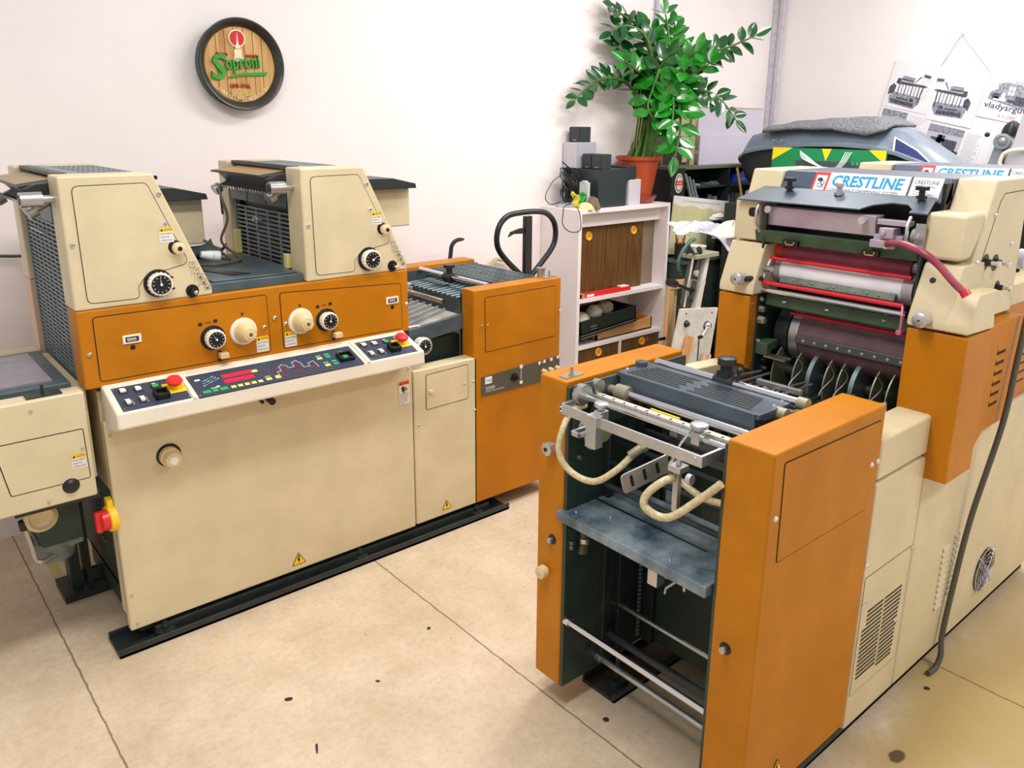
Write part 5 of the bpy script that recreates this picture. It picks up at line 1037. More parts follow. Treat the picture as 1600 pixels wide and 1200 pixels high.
FR = [
    ([(-0.019, -0.0, 1.448), (-0.01, -0.01, 1.66), (-0.035, -0.024, 1.811), (-0.116, -0.041, 1.895), (-0.24, -0.113, 1.909), (-0.342, -0.199, 1.857), (-0.428, -0.272, 1.776)], 0.45, 0.096),
    ([(0.009, 0.0, 1.448), (0.031, 0.0, 1.812), (0.025, 0.0, 2.071), (-0.027, 0.0, 2.198), (-0.107, 0.0, 2.258), (-0.215, -0.091, 2.303)], 0.3, 0.096),
    ([(0.021, -0.0, 1.448), (0.059, -0.006, 1.924), (0.029, -0.015, 2.106), (-0.031, -0.026, 2.184), (-0.129, -0.037, 2.211), (-0.209, -0.086, 2.17)], 0.45, 0.113),
    ([(0.009, 0.0, 1.448), (0.027, 0.0, 1.887), (-0.007, 0.0, 2.016), (-0.078, 0.0, 2.052), (-0.176, -0.058, 2.094)], 0.5, 0.105),
    ([(0.049, 0.0, 1.448), (0.128, 0.008, 1.85), (0.159, 0.02, 2.037), (0.149, 0.034, 2.185), (0.13, 0.05, 2.288)], 0.4, 0.131),
    ([(0.057, 0.0, 1.448), (0.169, 0.016, 1.851), (0.207, 0.041, 2.02), (0.204, 0.069, 2.152), (0.198, 0.1, 2.228)], 0.4, 0.122),
    ([(0.069, 0.0, 1.449), (0.17, 0.0, 1.775), (0.275, 0.0, 1.981), (0.386, 0.0, 2.055), (0.518, 0.0, 2.1), (0.668, 0.0, 2.163)], 0.45, 0.118),
    ([(0.069, -0.0, 1.449), (0.117, -0.005, 1.661), (0.224, -0.012, 1.82), (0.319, -0.02, 1.843), (0.415, -0.03, 1.832), (0.494, -0.039, 1.777), (0.578, -0.05, 1.672)], 0.5, 0.113),
    ([(0.057, -0.0, 1.448), (0.13, -0.016, 1.737), (0.214, -0.041, 1.886), (0.302, -0.069, 1.941), (0.386, -0.1, 2.001)], 0.4, 0.122),
    ([(0.041, -0.0, 1.448), (0.074, -0.024, 1.661), (0.116, -0.06, 1.848), (0.163, -0.102, 1.901), (0.2, -0.148, 1.772), (0.211, -0.197, 1.625), (0.18, -0.25, 1.459)], 0.3, 0.14),
    ([(0.025, -0.0, 1.448), (0.051, -0.019, 1.736), (0.076, -0.048, 1.903), (0.087, -0.081, 1.957), (0.048, -0.118, 1.845), (0.016, -0.158, 1.752), (0.044, -0.2, 1.679)], 0.4, 0.131),
    ([(0.033, -0.0, 1.448), (0.06, -0.024, 1.774), (0.091, -0.059, 1.958), (0.136, -0.1, 2.046)], 0.35, 0.122),
    ([(0.041, -0.0, 1.448), (0.107, -0.025, 1.774), (0.188, -0.061, 1.94), (0.25, -0.103, 2.029), (0.295, -0.15, 2.061)], 0.35, 0.131),
    ([(0.017, -0.0, 1.448), (0.04, -0.016, 1.736), (0.02, -0.041, 1.903), (-0.045, -0.069, 1.956), (-0.128, -0.1, 2.008)], 0.4, 0.122),
    ([(0.049, -0.0, 1.448), (0.149, -0.033, 1.699), (0.21, -0.081, 1.829), (0.231, -0.138, 1.918), (0.196, -0.2, 1.968)], 0.4, 0.131),
    ([(0.041, 0.0, 1.448), (0.091, 0.008, 1.813), (0.081, 0.02, 2.037), (0.057, 0.034, 2.166), (0.026, 0.05, 2.222)], 0.35, 0.122),
    ([(0.033, -0.0, 1.448), (0.071, -0.031, 1.699), (0.095, -0.076, 1.829), (0.141, -0.129, 1.864), (0.162, -0.187, 1.771), (0.15, -0.25, 1.643)], 0.35, 0.131),
]
def leafmb(b, base, d, n, L, W, rr):
    d = d.normalized(); n = (n-d*n.dot(d)).normalized(); s = d.cross(n); nu = 7; k = len(b.v)
    cup_ = rr.uniform(.1, .25); bend = rr.uniform(-.15, .25)
    for i in range(nu+1):
        t = i/nu; w_ = W*.5*(math.sin(math.pi*t**.85)**.75 if 0 < t < 1 else 0)*(1 if t < .5 else 1)
        w_ = max(w_, .0006); c = base+d*(L*t)+n*(-bend*L*t*t)
        for q in (-1, -.5, 0, .5, 1): b.v.append(c+s*(w_*q)+n*(abs(q)*w_*cup_*1.4))
    for i in range(nu):
        for j in range(4): b.f.append([k+i*5+j, k+i*5+j+1, k+(i+1)*5+j+1, k+(i+1)*5+j]); b.mi.append(1)
rr = random.Random(11)
for fi, (path, s0, L) in enumerate(FR):
    pts = [PC+lt_*l+hd_*d+Vector((0, 0, z)) for l, d, z in path]; off = Vector((rr.uniform(-.05, .05), rr.uniform(-.05, .05), 0)); pts[0] += off; pts[0].z = 1.43
    q = hose(pts, 0, dens=10); n = len(q); b = MB(); b.tube(q, [.014*(1-i/n)**.7+.0025 for i in range(n)], 8, 0)
    ln = [0]
    for i in range(1, n): ln.append(ln[-1]+(q[i]-q[i-1]).length)
    tot = ln[-1]; pos = tot*s0; side_ = 1
    while pos < tot:
        i = next(k for k in range(n) if ln[k] >= pos); t = (q[min(i+1, n-1)]-q[max(i-1, 0)]).normalized()
        up = -hd_*1.0+Vector((0, 0, .6)); lat = t.cross(up).normalized()
        for sd in (1, -1):
            dirn = (t*.55+lat*sd*(.9+rr.uniform(-.2, .2))+Vector((rr.uniform(-.25, .25), rr.uniform(-.25, .25), rr.uniform(-.1, .3)))).normalized()
            nn = (up+Vector((rr.uniform(-.9, .9), rr.uniform(-.9, .9), rr.uniform(-.2, .9)))).normalized(); l_ = L*rr.uniform(.9, 1.15)*(1-.25*(pos/tot)**4)
            leafmb(b, q[i]+dirn*.004, dirn, nn, l_, l_*.60, rr)
        pos += L*.5
    leafmb(b, q[-1], (q[-1]-q[-2]), up, L*.9, L*.42, rr)
    b.build('frond', [STEM, LEAF if fi in (4, 5, 8, 9, 10, 12, 13, 14, 15, 16) else LEAFD], pt)
for k in range(9):
    a = k*.7; x = 3.93+.07*math.cos(a); y = 3.40+.07*math.sin(a); b = MB(); h = 1.7+.02*k
    l_ = -.06+.022*k; e = PC+lt_*(l_*.5+.03)+Vector((0, 0, h)); b.tube(hose([(x, y, 1.43), ((x+e.x)/2, (y+e.y)/2, 1.57), e], 0), [.016]*4+[.014]*4+[.011]*5+[.009]*4 if False else .012, 8); b.build('bare_stem', STEM, pt)
b = MB()
for k in range(4): b.tube(hose([PC+lt_*(-.06+.02*k)+Vector((0, 0, 1.43)), PC+lt_*(-.05+.015*k)-hd_*.05+Vector((0, 0, 1.6)), PC+lt_*(-.03+.02*k)-hd_*.04+Vector((0, 0, 1.85))], 0), .003, 6)
b.build('dry_stalk', mat('dry_stalk', (190, 175, 130), .6), pt)
# ================================================================== clutter behind the right-hand press
rk = thing('storage_rack', (4.2, 3.3, 0), 'dark green pigeonhole rack standing along the back wall behind the cabinet', 'shelf')
P = rk; RG = mat('rack_green', (46, 58, 50), .5, var=.15); 
b = MB(); b.box(4.18, 5.5, 3.32, 3.57, 1.362, 1.38); b.build('top_board', mat('rack_top', (110, 116, 96), .6), P)
b = MB(); b.box(4.18, 5.5, 3.55, 3.57, 0, 1.362); b.build('back_board', RG, P)
for z in (1.235, 1.05, .9): MB().box(4.2, 5.48, 3.32, 3.55, z, z+.012).build('shelf_board', RG, P)
for x in (4.18, 4.78, 5.48): MB().box(x, x+.018, 3.32, 3.55, 0, 1.362).build('upright', BLACKM, P)
bp_ = thing('beer_panel', (4.2, 3.27, 1.05), 'dark green board with an oval red-and-white beer badge, left end of the rack', 'sign')
MB().box(4.14, 4.275, 3.295, 3.31, .95, 1.372).build('board', mat('badge_board', (34, 44, 40), .5), bp_)
b = MB(); ov = lambda rx, rz: [(4.212+rx*math.cos(t*math.pi/14), 1.28+rz*math.sin(t*math.pi/14)) for t in range(28)]
b.prism(ov(.042, .062), 'y', 3.293, 3.295, 0); b.prism(ov(.034, .053), 'y', 3.292, 3.293, 1); b.prism(ov(.026, .043), 'y', 3.291, 3.292, 0); b.box(4.174, 4.25, 3.289, 3.2915, 1.268, 1.296, 2); textmb('BEER', fr((4.185, 3.289, 1.274), (1, 0, 0), UP), width=.055, height=.014, depth=.0006, mb=b, m=0)
b.build('beer_badge', [mat('badge_cream', (225, 215, 195), .5), mat('badge_grey', (120, 120, 110), .5), SRED], bp_, smooth=False)
rr = random.Random(5); GM = [mat('type_metal_a', (120, 132, 134), .5), mat('type_metal_b', (158, 162, 168), .5), mat('type_metal_c', (88, 98, 100), .5)]
for i in range(16):
    x = 4.42+i*.045+rr.uniform(-.008, .008); h = rr.uniform(.04, .12); w_ = rr.uniform(.02, .036); b = MB()
    if i % 3 == 0: b.cyl((x, 3.4, 1.062), (x, 3.4, 1.062+h), w_*.5, 12); b.cyl((x, 3.4, 1.062+h), (x, 3.4, 1.067+h), w_*.6, 12)
    else: b.box(x-w_/2, x+w_/2, 3.37, 3.42, 1.062, 1.062+h); b.box(x-w_/3, x+w_/3, 3.365, 3.37, 1.065, 1.06+h*.7)
    ordn = ['first', 'second', 'third', 'fourth', 'fifth', 'sixth', 'seventh', 'eighth', 'ninth', 'tenth', 'eleventh', 'twelfth', 'thirteenth', 'fourteenth', 'fifteenth', 'sixteenth'][i]
    tag(b.build('metal_part', GM[i % 3], bevel=.002), ('round ' if i % 3 == 0 else 'blocky ')+['mid-grey', 'light grey', 'dark grey'][i % 3]+' metal part on the rack shelf, '+ordn+' from the left of the row', 'machine part', 'grey metal parts on the rack shelf')
for i in range(3):
    x = 4.46+i*.1; b = MB(); b.box(x, x+.075, 3.36, 3.40, 1.247, 1.252+.004*i); b.box(x+.01, x+.05, 3.355, 3.40, 1.252+.004*i, 1.262+.004*i)
    tag(b.build('metal_plate', GM[(i+1) % 3]), ['left', 'middle', 'right'][i]+' one of three small grey plates on the upper rack shelf', 'metal plate', 'flat grey plates on the upper rack shelf')
for i in range(3):
    b = MB(); x = 4.33+i*.03; T = Matrix.Translation((x, 3.28, 1.05)) @ Matrix.Rotation(R(-7), 4, 'Y'); b.box(-.008, .008, -.006, .006, 0, .29-i*.02, 0, T)
    b.v = [Vector((v.x+.06-(v.z-1.05)*.35, v.y, v.z)) for v in b.v]; tag(b.build('metal_strip', GM[0]), ['long grey strip next to the oval beer badge', 'middle of three long grey strips by the oval beer badge', 'shortest grey strip, farthest right of the oval beer badge'][i], 'metal strip', 'grey strips leaning on the rack')
T = Matrix.Translation((4.93, 3.34, 1.247)) @ Matrix.Rotation(R(14), 4, 'Z'); b = MB(); b.prism([(0, 0), (.2, 0), (.2, .075), (.13, .1), (0, .06)], 'y', 0, .12, 0, T); b.box(.02, .12, -.0015, 0, .02, .035, 1, T)
tag(b.build('cardboard_box', [mat('royal_blue', (45, 75, 200), .4), mat('light_blue', (120, 150, 230), .4)]), 'blue carton on the upper rack shelf, under the grey roof box', 'box')
b = MB(); b.prism([(0, 0), (.022, 0), (.022, .42), (0, .42)], 'y', 0, .006, 0, Matrix.Translation((4.78, 3.2, .96)) @ Matrix.Rotation(R(-16), 4, 'Y'))
b.v = [Vector((4.70+(1.36-v.z)*.42+(.02 if (i // 1) % 2 else 0)*0+(v.x-4.78)*.0+(.018 if k_ in (1, 2, 5, 6) else 0), v.y, v.z)) for i, (k_, v) in enumerate(enumerate(b.v))]
tag(b.build('wooden_rule', mat('rule_yellow', (225, 185, 85), .5)), 'yellow folding rule leaning slantwise across the rack front', 'ruler')
b = MB(); b.cyl((4.80, 3.16, 1.197), (5.15, 3.16, 1.197), .02, 16); b.cyl((4.795, 3.16, 1.197), (4.80, 3.16, 1.197), .024, 16); b.box(5.1, 5.13, 3.14, 3.18, .9, 1.18)
tag(b.build('grey_pipe', mat('pvc_grey', (168, 172, 172), .4)), 'light grey plastic pipe lying level beneath the blue carton', 'pipe')
# boards standing on the rack
WP = mat('lilac_white_board', (214, 208, 224), .6)
b = MB(); b.box(4.555, 5.30, 3.43, 3.44, 1.57, 1.757); b.box(4.555, 5.30, 3.428, 3.442, 1.752, 1.76, 1); tag(b.build('white_board', [WP, mat('board_edge', (190, 175, 150), .6)]), 'upper whitish board of the two leaning behind the plant', 'board')
tag(MB().box(4.56, 5.28, 3.41, 3.42, 1.381, 1.572).build('white_board', WP), 'lower whitish board of the pair, standing on the green rack', 'board')
tag(MB().box(4.50, 4.545, 3.44, 3.455, 1.381, 1.756).build('wooden_plank', woodmat('plank', (176, 150, 100), (206, 184, 134), 40, 2)), 'narrow upright plank left of the whitish boards', 'plank')
t = thing('poster', (4.26, 3.46, 1.381), 'brown and cream picture hidden partly behind the hanging plant leaves', 'poster')
MB().box(4.24, 4.52, 3.46, 3.47, 1.381, 1.757).build('sheet', mat('kraft_sheet', (206, 186, 146), .6), t)
b = MB(); b.box(4.24, 4.49, 3.455, 3.46, 1.385, 1.57, 0)
for i in range(9): b.prism([(4.33+i*.012, 1.42+i*.01), (4.38+i*.012, 1.45+i*.01), (4.375+i*.012, 1.46+i*.01), (4.325+i*.012, 1.43+i*.01)], 'y', 3.452, 3.455, 1)
b.prism([(4.43, 1.40), (4.48, 1.40), (4.50, 1.56), (4.45, 1.56)], 'y', 3.452, 3.455, 1); textmb('BAR', fr((4.46, 3.459, 1.60), (0, 0, 1), (-1, 0, 0)), width=.05, height=.02, depth=.001, mb=b, m=2)
b.build('printed_picture', [mat('picture_dark', (58, 52, 50), .6), mat('picture_cream', (205, 180, 140), .6), PRINTK], t, smooth=False)
# leaning yellowed document
t = thing('document_board', (4.1, 3.26, .81), 'yellowed document board with white margin and rust holes, leaning behind the plastic sheet', 'document')
T = fr((4.105, 3.262, .835), (1, 0, -.117), (0, .03, 1)); MB().box(0, .60, 0, .375, -.008, 0, 0, T).build('board', mat('paper_white', (226, 222, 220), .7), t)
b = MB(); b.prism([(0, 0), (.555, 0), (.57, .305), (.53, .312), (.48, .30), (.39, .318), (.3, .305), (.2, .325), (.1, .31), (0, .325)], 'z', 0, .0012, 0, T)
for i in range(170): 
    x = random.uniform(.02, .5); y = random.uniform(.03, .24); b.box(x, x+random.uniform(.004, .016), y, y+.0018, .0012, .0016, 1, T)
for x in (.485, .53): b.lathe(T @ Vector((x, .28, .0012)), T.to_3x3() @ Vector((0, 0, 1)), [(0, .006), (.0006, .006)], 10, 2)
b.box(.56, .565, .2, .31, 0, .0016, 2, T)
textmb('L.C. programma grande e la ricerca della', T @ Matrix.Translation((.1, .34, 0)), width=.40, height=.014, depth=.001, shear=.3, mb=b, m=3)
b.build('yellowed_sheet', [mat('old_paper', (205, 202, 152), .7, var=.08, scale=12), mat('old_print', (170, 150, 90), .7), mat('rust', (70, 45, 30), .7), mat('faded_ink', (120, 120, 130), .7)], t, smooth=False)
# workbench with small things
wb = thing('workbench', (4.1, 3.12, 0), 'dark green workbench under the leaning yellowed document', 'workbench')
b = MB(); b.box(4.095, 5.0, 3.12, 3.31, .785, .81); b.build('bench_top', mat('bench_slate', (72, 92, 92), .25), wb, bevel=.003)
b = MB(); b.box(4.11, 4.98, 3.14, 3.30, .45, .785); b.build('bench_cupboard', RG, wb)
for x in (4.11, 4.94):
    for y in (3.14, 3.26): MB().box(x, x+.04, y, y+.04, 0, .45).build('leg', BLACKM, wb)
t = thing('pen_cup', (4.15, 3.20, .81), 'black pen cup full of pencils on the workbench edge', 'pen cup')
MB().lathe((4.14, 3.20, .81), UP, [(0, .032), (.10, .034), (.10, .03), (.01, .028), (.009, 0)], 18).build('cup', BLACK, t)
for i in range(6):
    b = MB(); a = i*1.05; b.cyl((4.14+.015*math.cos(a), 3.20+.015*math.sin(a), .82), (4.14+.028*math.cos(a), 3.20+.028*math.sin(a), .945+.01*(i % 3)), .004, 6); b.build('pencil', [RED, mat('pencil_wood', (215, 170, 90), .5), BLACK][i % 3], t)
tag(MB().cyl((4.175, 3.16, .81), (4.177, 3.16, .915), .013, 12).build('marker_pen', mat('marker_red', (215, 50, 70), .4)), 'red marker standing beside the black pen cup', 'pen')
tag(MB().box(4.10, 4.21, 3.122, 3.142, .81, .845).build('clear_case', mat('clear_plastic', (190, 200, 200), .2), bevel=.003), 'clear plastic case on the bench below the pen cup', 'case')
t = thing('tub', (4.30, 3.185, .81), 'white plastic tub with a green label on the workbench', 'tub')
MB().lathe((4.30, 3.185, .81), UP, [(0, .05), (.065, .058), (.067, .062), (.074, .062), (.075, 0)], 24).build('tub_body', WHITE, t)
b = MB(); b.v = []; k0 = 10
for i in range(k0+1):
    a = -2.2+i*.09
    for z in (.79, .835): b.v.append(Vector((4.30+.0568*math.cos(a), 3.185+.0568*math.sin(a), z+.03)))
for i in range(k0): b.f.append([i*2, i*2+2, i*2+3, i*2+1]); b.mi.append(0)
b.build('green_label', GREENL, t)
tag(MB().box(4.20, 4.235, 3.20, 3.24, .81, .86).build('notepad', mat('paper_white', (226, 222, 220), .7)), 'small white notepad behind the pen cup', 'notepad')
# clear plastic sheet and cream cloth heaped over the machine head
def drape(name, fn, m, lab, cat, nu=44, nv=22, solid=.003): 
    b = MB(); b.grid(fn, nu, nv); return tag(b.build(name, m, solid=solid), lab, cat)
def f1(u, v):
    x = 3.62+.80*u; zt = 1.125-.03*u-.10*u*u; y = 2.90-.10*v
    lo = .055 if u < .3 else .055+.16*min(1, (u-.3)/.5)
    z = zt-v*lo-.02*(1-u)**3+.006*math.sin(u*19+v*6)*(.2+v)+.003*math.sin(u*43-v*15)
    return Vector((x+.015*math.sin(v*7)+.008*math.sin(u*27+v*20), y+.010*math.sin(u*21+v*9)+.004*math.sin(u*47-v*9), z))
PLS = mat('white_plastic_film', (206, 203, 218), .3, bump=.9, bscale=45, coat=.3)
drape('plastic_sheet', f1, PLS, 'crumpled whitish plastic sheet draped over the drilling machine beside the cabinet', 'plastic sheet')
def f2(u, v):
    a = u*2*math.pi; q = v*math.pi/2; r_ = math.cos(q)**.6*(1+.13*math.sin(3*a)+.08*math.sin(7*a+1)); return Vector((4.22+.17*r_*math.cos(a), 2.86+.05*r_*math.sin(a), .985+.075*math.sin(q)*(1+.25*math.sin(4*a+2)+.1*math.sin(9*a))))
drape('cloth', f2, mat('cream_cloth', (240, 228, 208), .85, bump=.5, bscale=40), 'cream cloth bundled on top of the crumpled plastic sheet', 'cloth', 30, 10)
for i, (x, y, z, s_) in enumerate(((4.48, 3.17, 1.055, .05), (4.61, 3.17, 1.05, .05))):
    b = MB(); b.ball((0, 0, 0), 1, 9); rr = random.Random(i); b.v = [Vector((x+v.x*s_*1.3*rr.uniform(.7, 1.1), y+v.y*s_*rr.uniform(.7, 1.1), z+v.z*s_*.5*rr.uniform(.6, 1.2))) for v in b.v]
    tag(b.build('crumpled_paper', WHITE), ('crumpled white paper left of the other, above the cream cloth', 'crumpled white paper touching the beige press corner above the cream cloth')[i], 'paper')
b = MB(); b.box(4.42, 4.75, 3.14, 3.20, .81, 1.03); tag(b.build('black_crate', BLACK), 'black crate behind the cream cloth, carrying crumpled paper', 'crate')
# paper drilling machine
dm = thing('drilling_machine', (3.6, 2.72, 0), 'grey-white paper drilling machine with crank handles, behind the beige press corner', 'machine')
P = dm; DW = mat('machine_white', (214, 210, 204), .5, var=.08, scale=12)
T0 = lambda x, y, z: Vector((x, y, z))
b = MB(); b.prism([(3.52, .66), (3.86, .62), (3.80, .26), (3.455, .38)], 'y', 2.68, 2.70); bp2 = b.build('front_plate', DW, P, bevel=.003)
b = MB(); b.box(3.56, 3.88, 2.715, 2.9, 0, .30); b.build('machine_base', mat('oxide_red', (110, 34, 24), .5), P)
b = MB(); b.prism([(3.745, .94), (3.775, .94), (3.715, .63), (3.665, .63)], 'y', 2.70, 2.73); b.prism([(3.62, .93), (3.627, .93), (3.573, .66), (3.565, .66)], 'y', 2.70, 2.708); b.build('guide_column', DW, P)
MB().box(3.70, 3.82, 2.72, 2.86, .3, .62).build('machine_core', BLACKM, P)
b = MB(); b.prism([(3.66, .93), (3.70, .93), (3.64, .66), (3.60, .66)], 'y', 2.73, 2.76); b.prism([(3.72, .93), (3.75, .93), (3.68, .66), (3.65, .66)], 'y', 2.735, 2.76); b.cyl((3.69, 2.71, .95), (3.665, 2.71, .84), .012, 10); b.cyl((3.655, 2.71, .80), (3.63, 2.71, .70), .016, 10); b.build('drill_spindle', mat('spindle_dark', (84, 88, 82), .45, metal=.4), P)
b = MB(); b.box(3.62, 3.83, 2.68, 2.78, .925, .95); b.build('head_beam', mat('olive_grey', (150, 148, 124), .5), P, bevel=.004)
b = MB(); b.box(3.655, 3.69, 2.72, 2.82, .90, .925); b.prism([(3.60, .96), (3.68, .92), (3.71, .93), (3.63, 1.0)], 'y', 2.74, 2.75); b.cyl((3.66, 2.70, .985), (3.68, 2.70, .955), .014, 10); b.tube(hose([(3.59, 2.7, .99), (3.62, 2.7, .955), (3.66, 2.7, .96), (3.68, 2.7, .985)], 0), .006, 6); b.build('head_knobs', BLACKM, P)
b = MB(); b.lathe((3.648, 2.70, .845), F, [(0, .019), (.016, .019), (.02, .012)], 18); b.build('round_gauge', ALU, P)
b = MB(); b.tube([(3.575, 2.69, .72), (3.60, 2.69, .815), (3.645, 2.69, .805), (3.655, 2.69, .80)], .004, 6); b.build('link_rod', STEEL, P)
b = MB(); b.cyl((3.365, 2.66, .835), (3.43, 2.665, .815), .021, 14); b.cyl((3.43, 2.665, .815), (3.60, 2.69, .755), .010, 10); b.cyl((3.595, 2.69, .758), (3.63, 2.70, .75), .018, 10); b.build('pull_lever', BLACK, P)
b = MB(); b.lathe((3.755, 2.68, .53), F, [(0, .026), (.006, .026)], 18, 1); b.ball((3.745, 2.66, .535), .021, 14, 0); b.cyl((3.735, 2.655, .53), (3.67, 2.645, .485), .007, 8, 0); b.cyl((3.67, 2.645, .485), (3.64, 2.64, .487), .010, 10, 1); b.build('crank_handle', [CHROME, BLACK], P)
b = MB(); b.lathe((3.565, 2.68, .57), F, [(0, .02), (.006, .02), (.02, .010)], 14); b.build('plate_knob', BLACK, P)
for p in ((3.56, .63), (3.80, .60)): screw((p[0], 2.68, p[1]), F, P, .004, BLACKM)
b = MB(); b.box(3.69, 3.694, 2.675, 2.68, .33, .47); b.build('scale_slot', BLACK, P)
tag(MB().prism([(3.565, .505), (3.615, .49), (3.56, .33), (3.515, .345)], 'y', 2.655, 2.675).build('wood_block', woodmat('beech', (200, 140, 84), (226, 168, 106), 50, 2)), 'orange-brown wood block hung on the machine front plate, left of the crank', 'wood block')
tag(MB().prism([(3.73, .37), (3.79, .355), (3.78, .27), (3.70, .30)], 'y', 2.655, 2.675).build('wood_block', woodmat('beech2', (186, 140, 110), (236, 210, 180), 50, 2)), 'streaky pale wood block at the lower right of the machine front plate', 'wood block')
path = hose([(3.755, 2.80, 1.015), (3.705, 2.80, 1.0), (3.642, 2.80, .945), (3.62, 2.80, .876), (3.675, 2.80, .812), (3.80, 2.80, .765), (3.84, 2.80, .755)], 0)
tag(MB().tube(path, .011, 10).build('rubber_hose', mat('teal_hose', (70, 104, 100), .4)), 'thick teal rubber hose curving down in front of the workbench', 'hose')
t = thing('easel', (3.72, 2.94, 0), 'light pine easel frame standing between the white cabinet and the drilling machine', 'easel'); PW = woodmat('pine_frame', (216, 170, 112), (240, 204, 150), 40, 2)
b = MB(); b.prism([(3.71, 0), (3.745, 0), (3.765, .755), (3.725, .755)], 'y', 2.93, 2.96); b.build('post', PW, t); b = MB(); b.prism([(3.865, .42), (3.89, .42), (3.895, .72), (3.862, .72)], 'y', 2.93, 2.95); b.build('post', PW, t); MB().box(3.96, 3.985, 2.94, 2.958, 0, .72).build('post', PW, t)
b = MB(); b.prism([(3.725, .755), (4.06, .735), (4.06, .69), (3.725, .705)], 'y', 2.925, 2.958); b.build('rail', PW, t); b = MB(); b.prism([(3.765, .0), (3.82, .0), (3.825, .70), (3.765, .70)], 'y', 2.955, 2.958); b.build('panel', mat('ply', (190, 164, 128), .6), t)
b = MB(); b.box(3.66, 3.72, 2.935, 2.945, .40, .415); b.build('bolt', BLACK, t)
# roof box on a low bench by the far wall
tag(MB().box(4.42, 5.38, 1.98, 3.08, 0, 1.16).build('crate_stack', mat('dark_crate', (40, 48, 46), .6)), 'dark crate block under the grey roof box by the far wall', 'crate')
rb = thing('roof_box', (4.9, 2.4, 1.165), 'grey car roof box with a dark blue arrow decal, lying by the far wall', 'roof box')
BG = mat('roofbox_grey', (118, 130, 144), .3); BGD = mat('roofbox_dark', (52, 58, 60), .45)
ys = [3.24, 3.21, 3.15, 3.05, 2.9, 2.7, 2.5, 2.3, 2.15, 2.0, 1.85, 1.7, 1.55, 1.45]
zt = [1.425, 1.52, 1.575, 1.60, 1.62, 1.635, 1.645, 1.648, 1.61, 1.52, 1.43, 1.35, 1.29, 1.25]; zr = [1.40, 1.43, 1.465, 1.49, 1.51, 1.525, 1.53, 1.52, 1.49, 1.44, 1.37, 1.31, 1.26, 1.23]
b = MB(); kk = 13
for i, y in enumerate(ys):
    xf = 4.72-.0*i + (.10 if i in (0, 13) else .03 if i in (1, 12) else 0); xb = 5.05-(.05 if i in (0, 13) else 0)
    for j in range(kk):
        t_ = j/(kk-1); 
        if j < 4: s_ = j/4; x = xf+.045*s_; z = zr[i]+(zt[i]-zr[i])*(.70*s_ if j < 3 else .62)
        elif j > kk-4: s_ = (kk-1-j)/3; x = xb-.06*s_; z = zr[i]+(zt[i]-zr[i])*.85*s_
        else: x = xf+.06+(xb-.12-xf)*((j-4)/(kk-8)); z = zt[i]-.0+.012*math.sin(math.pi*(j-4)/(kk-8))
        b.v.append(Vector((x, y, z)))
for i in range(len(ys)-1):
    for j in range(kk-1): b.f.append([i*kk+j, i*kk+j+1, (i+1)*kk+j+1, (i+1)*kk+j]); b.mi.append(0)
b.f.append(list(range(kk))); b.mi.append(0); b.build('lid', BG, rb, solid=.006)
b = MB(); lip = []
for i, y in enumerate(ys):
    xf = 4.70+(.10 if i in (0, 13) else .03 if i in (1, 12) else 0); lip.append((xf, y, zr[i]))
for i in range(len(lip)-1):
    a, c = lip[i], lip[i+1]; k = len(b.v)
    for p in (a, c):
        b.v += [Vector((p[0]+.03, p[1], p[2]+.028)), Vector((p[0]-.012, p[1], p[2]+.012)), Vector((p[0]-.014, p[1], p[2]-.006)), Vector((p[0]+.02, p[1], p[2]-.008))]
    for j in range(4): b.f.append([k+j, k+(j+1) % 4, k+4+(j+1) % 4, k+4+j]); b.mi.append(0)
b.build('lid_rim', BG, rb)
b = MB()
for i, y in enumerate(ys):
    xf = 4.715+(.10 if i in (0, 13) else .03 if i in (1, 12) else 0)
    yy = min(y, 3.235); ins = [(0, 0), (.01, -.05), (.03, -.12), (.10, -.24)]
    for dx, dz in ins: b.v.append(Vector((xf+dx, yy-(dx*.9 if i < 3 else 0), max(1.165, zr[i]+dz))))
    b.v.append(Vector((5.03, yy-(.09 if i < 3 else 0), 1.165))); b.v.append(Vector((5.04, yy, zr[i])))
for i in range(len(ys)-1):
    for j in range(5): b.f.append([i*6+j, i*6+j+1, (i+1)*6+j+1, (i+1)*6+j]); b.mi.append(0)
b.f.append([0, 1, 2, 3, 4, 5]); b.mi.append(0); b.build('lower_shell', BGD, rb)
b = MB(); T = fr((4.722, 2.20, 1.545), (0, -1, -.42), (.25, 0, 1)); b.prism([(0, .045), (.04, -.035), (.30, -.035), (.34, -.02), (.16, .035)], 'z', .002, .014, 1, T); b.prism([(.015, .038), (.05, -.027), (.29, -.027), (.32, -.018), (.155, .027)], 'z', .002, .0155, 0, T); b.build('arrow_decal', [mat('decal_navy', (40, 50, 110), .3), WHITE], rb)
for y in (2.93, 2.87): MB().lathe((4.70, y, 1.553), FX, [(0, .008), (.03, .007)], 10).build('rivet', ALU, rb)
def lerp(t, P_):
    for (a, p), (c, q) in zip(P_, P_[1:]):
        if t <= c: return p+(q-p)*(t-a)/(c-a)
    return P_[-1][1]
def f3(u, v):
    y = 3.03-.80*u-.04*v+.05*math.sin(v*2)*(u < .1); zl = lerp(u, [(0, 1.600), (.2, 1.622), (.6, 1.622), (.85, 1.588), (1, 1.625)]); zh = lerp(u, [(0, 1.615), (.2, 1.652), (.6, 1.675), (.85, 1.682), (1, 1.635)])
    x = 4.700+.30*v-.008*math.sin(u*14)*(1-v); return Vector((x, y, zl+(zh+.012-zl)*min(1, v*3.2)**.8+.002*math.sin(u*25+v*5)))
CARP = mat('speckled_carpet', (150, 152, 156), .95, scale=130, dirt=(52, 54, 58)); drape('carpet_mat', f3, CARP, 'grey speckled carpet offcut folded on top of the roof box', 'mat', 40, 16, .014)
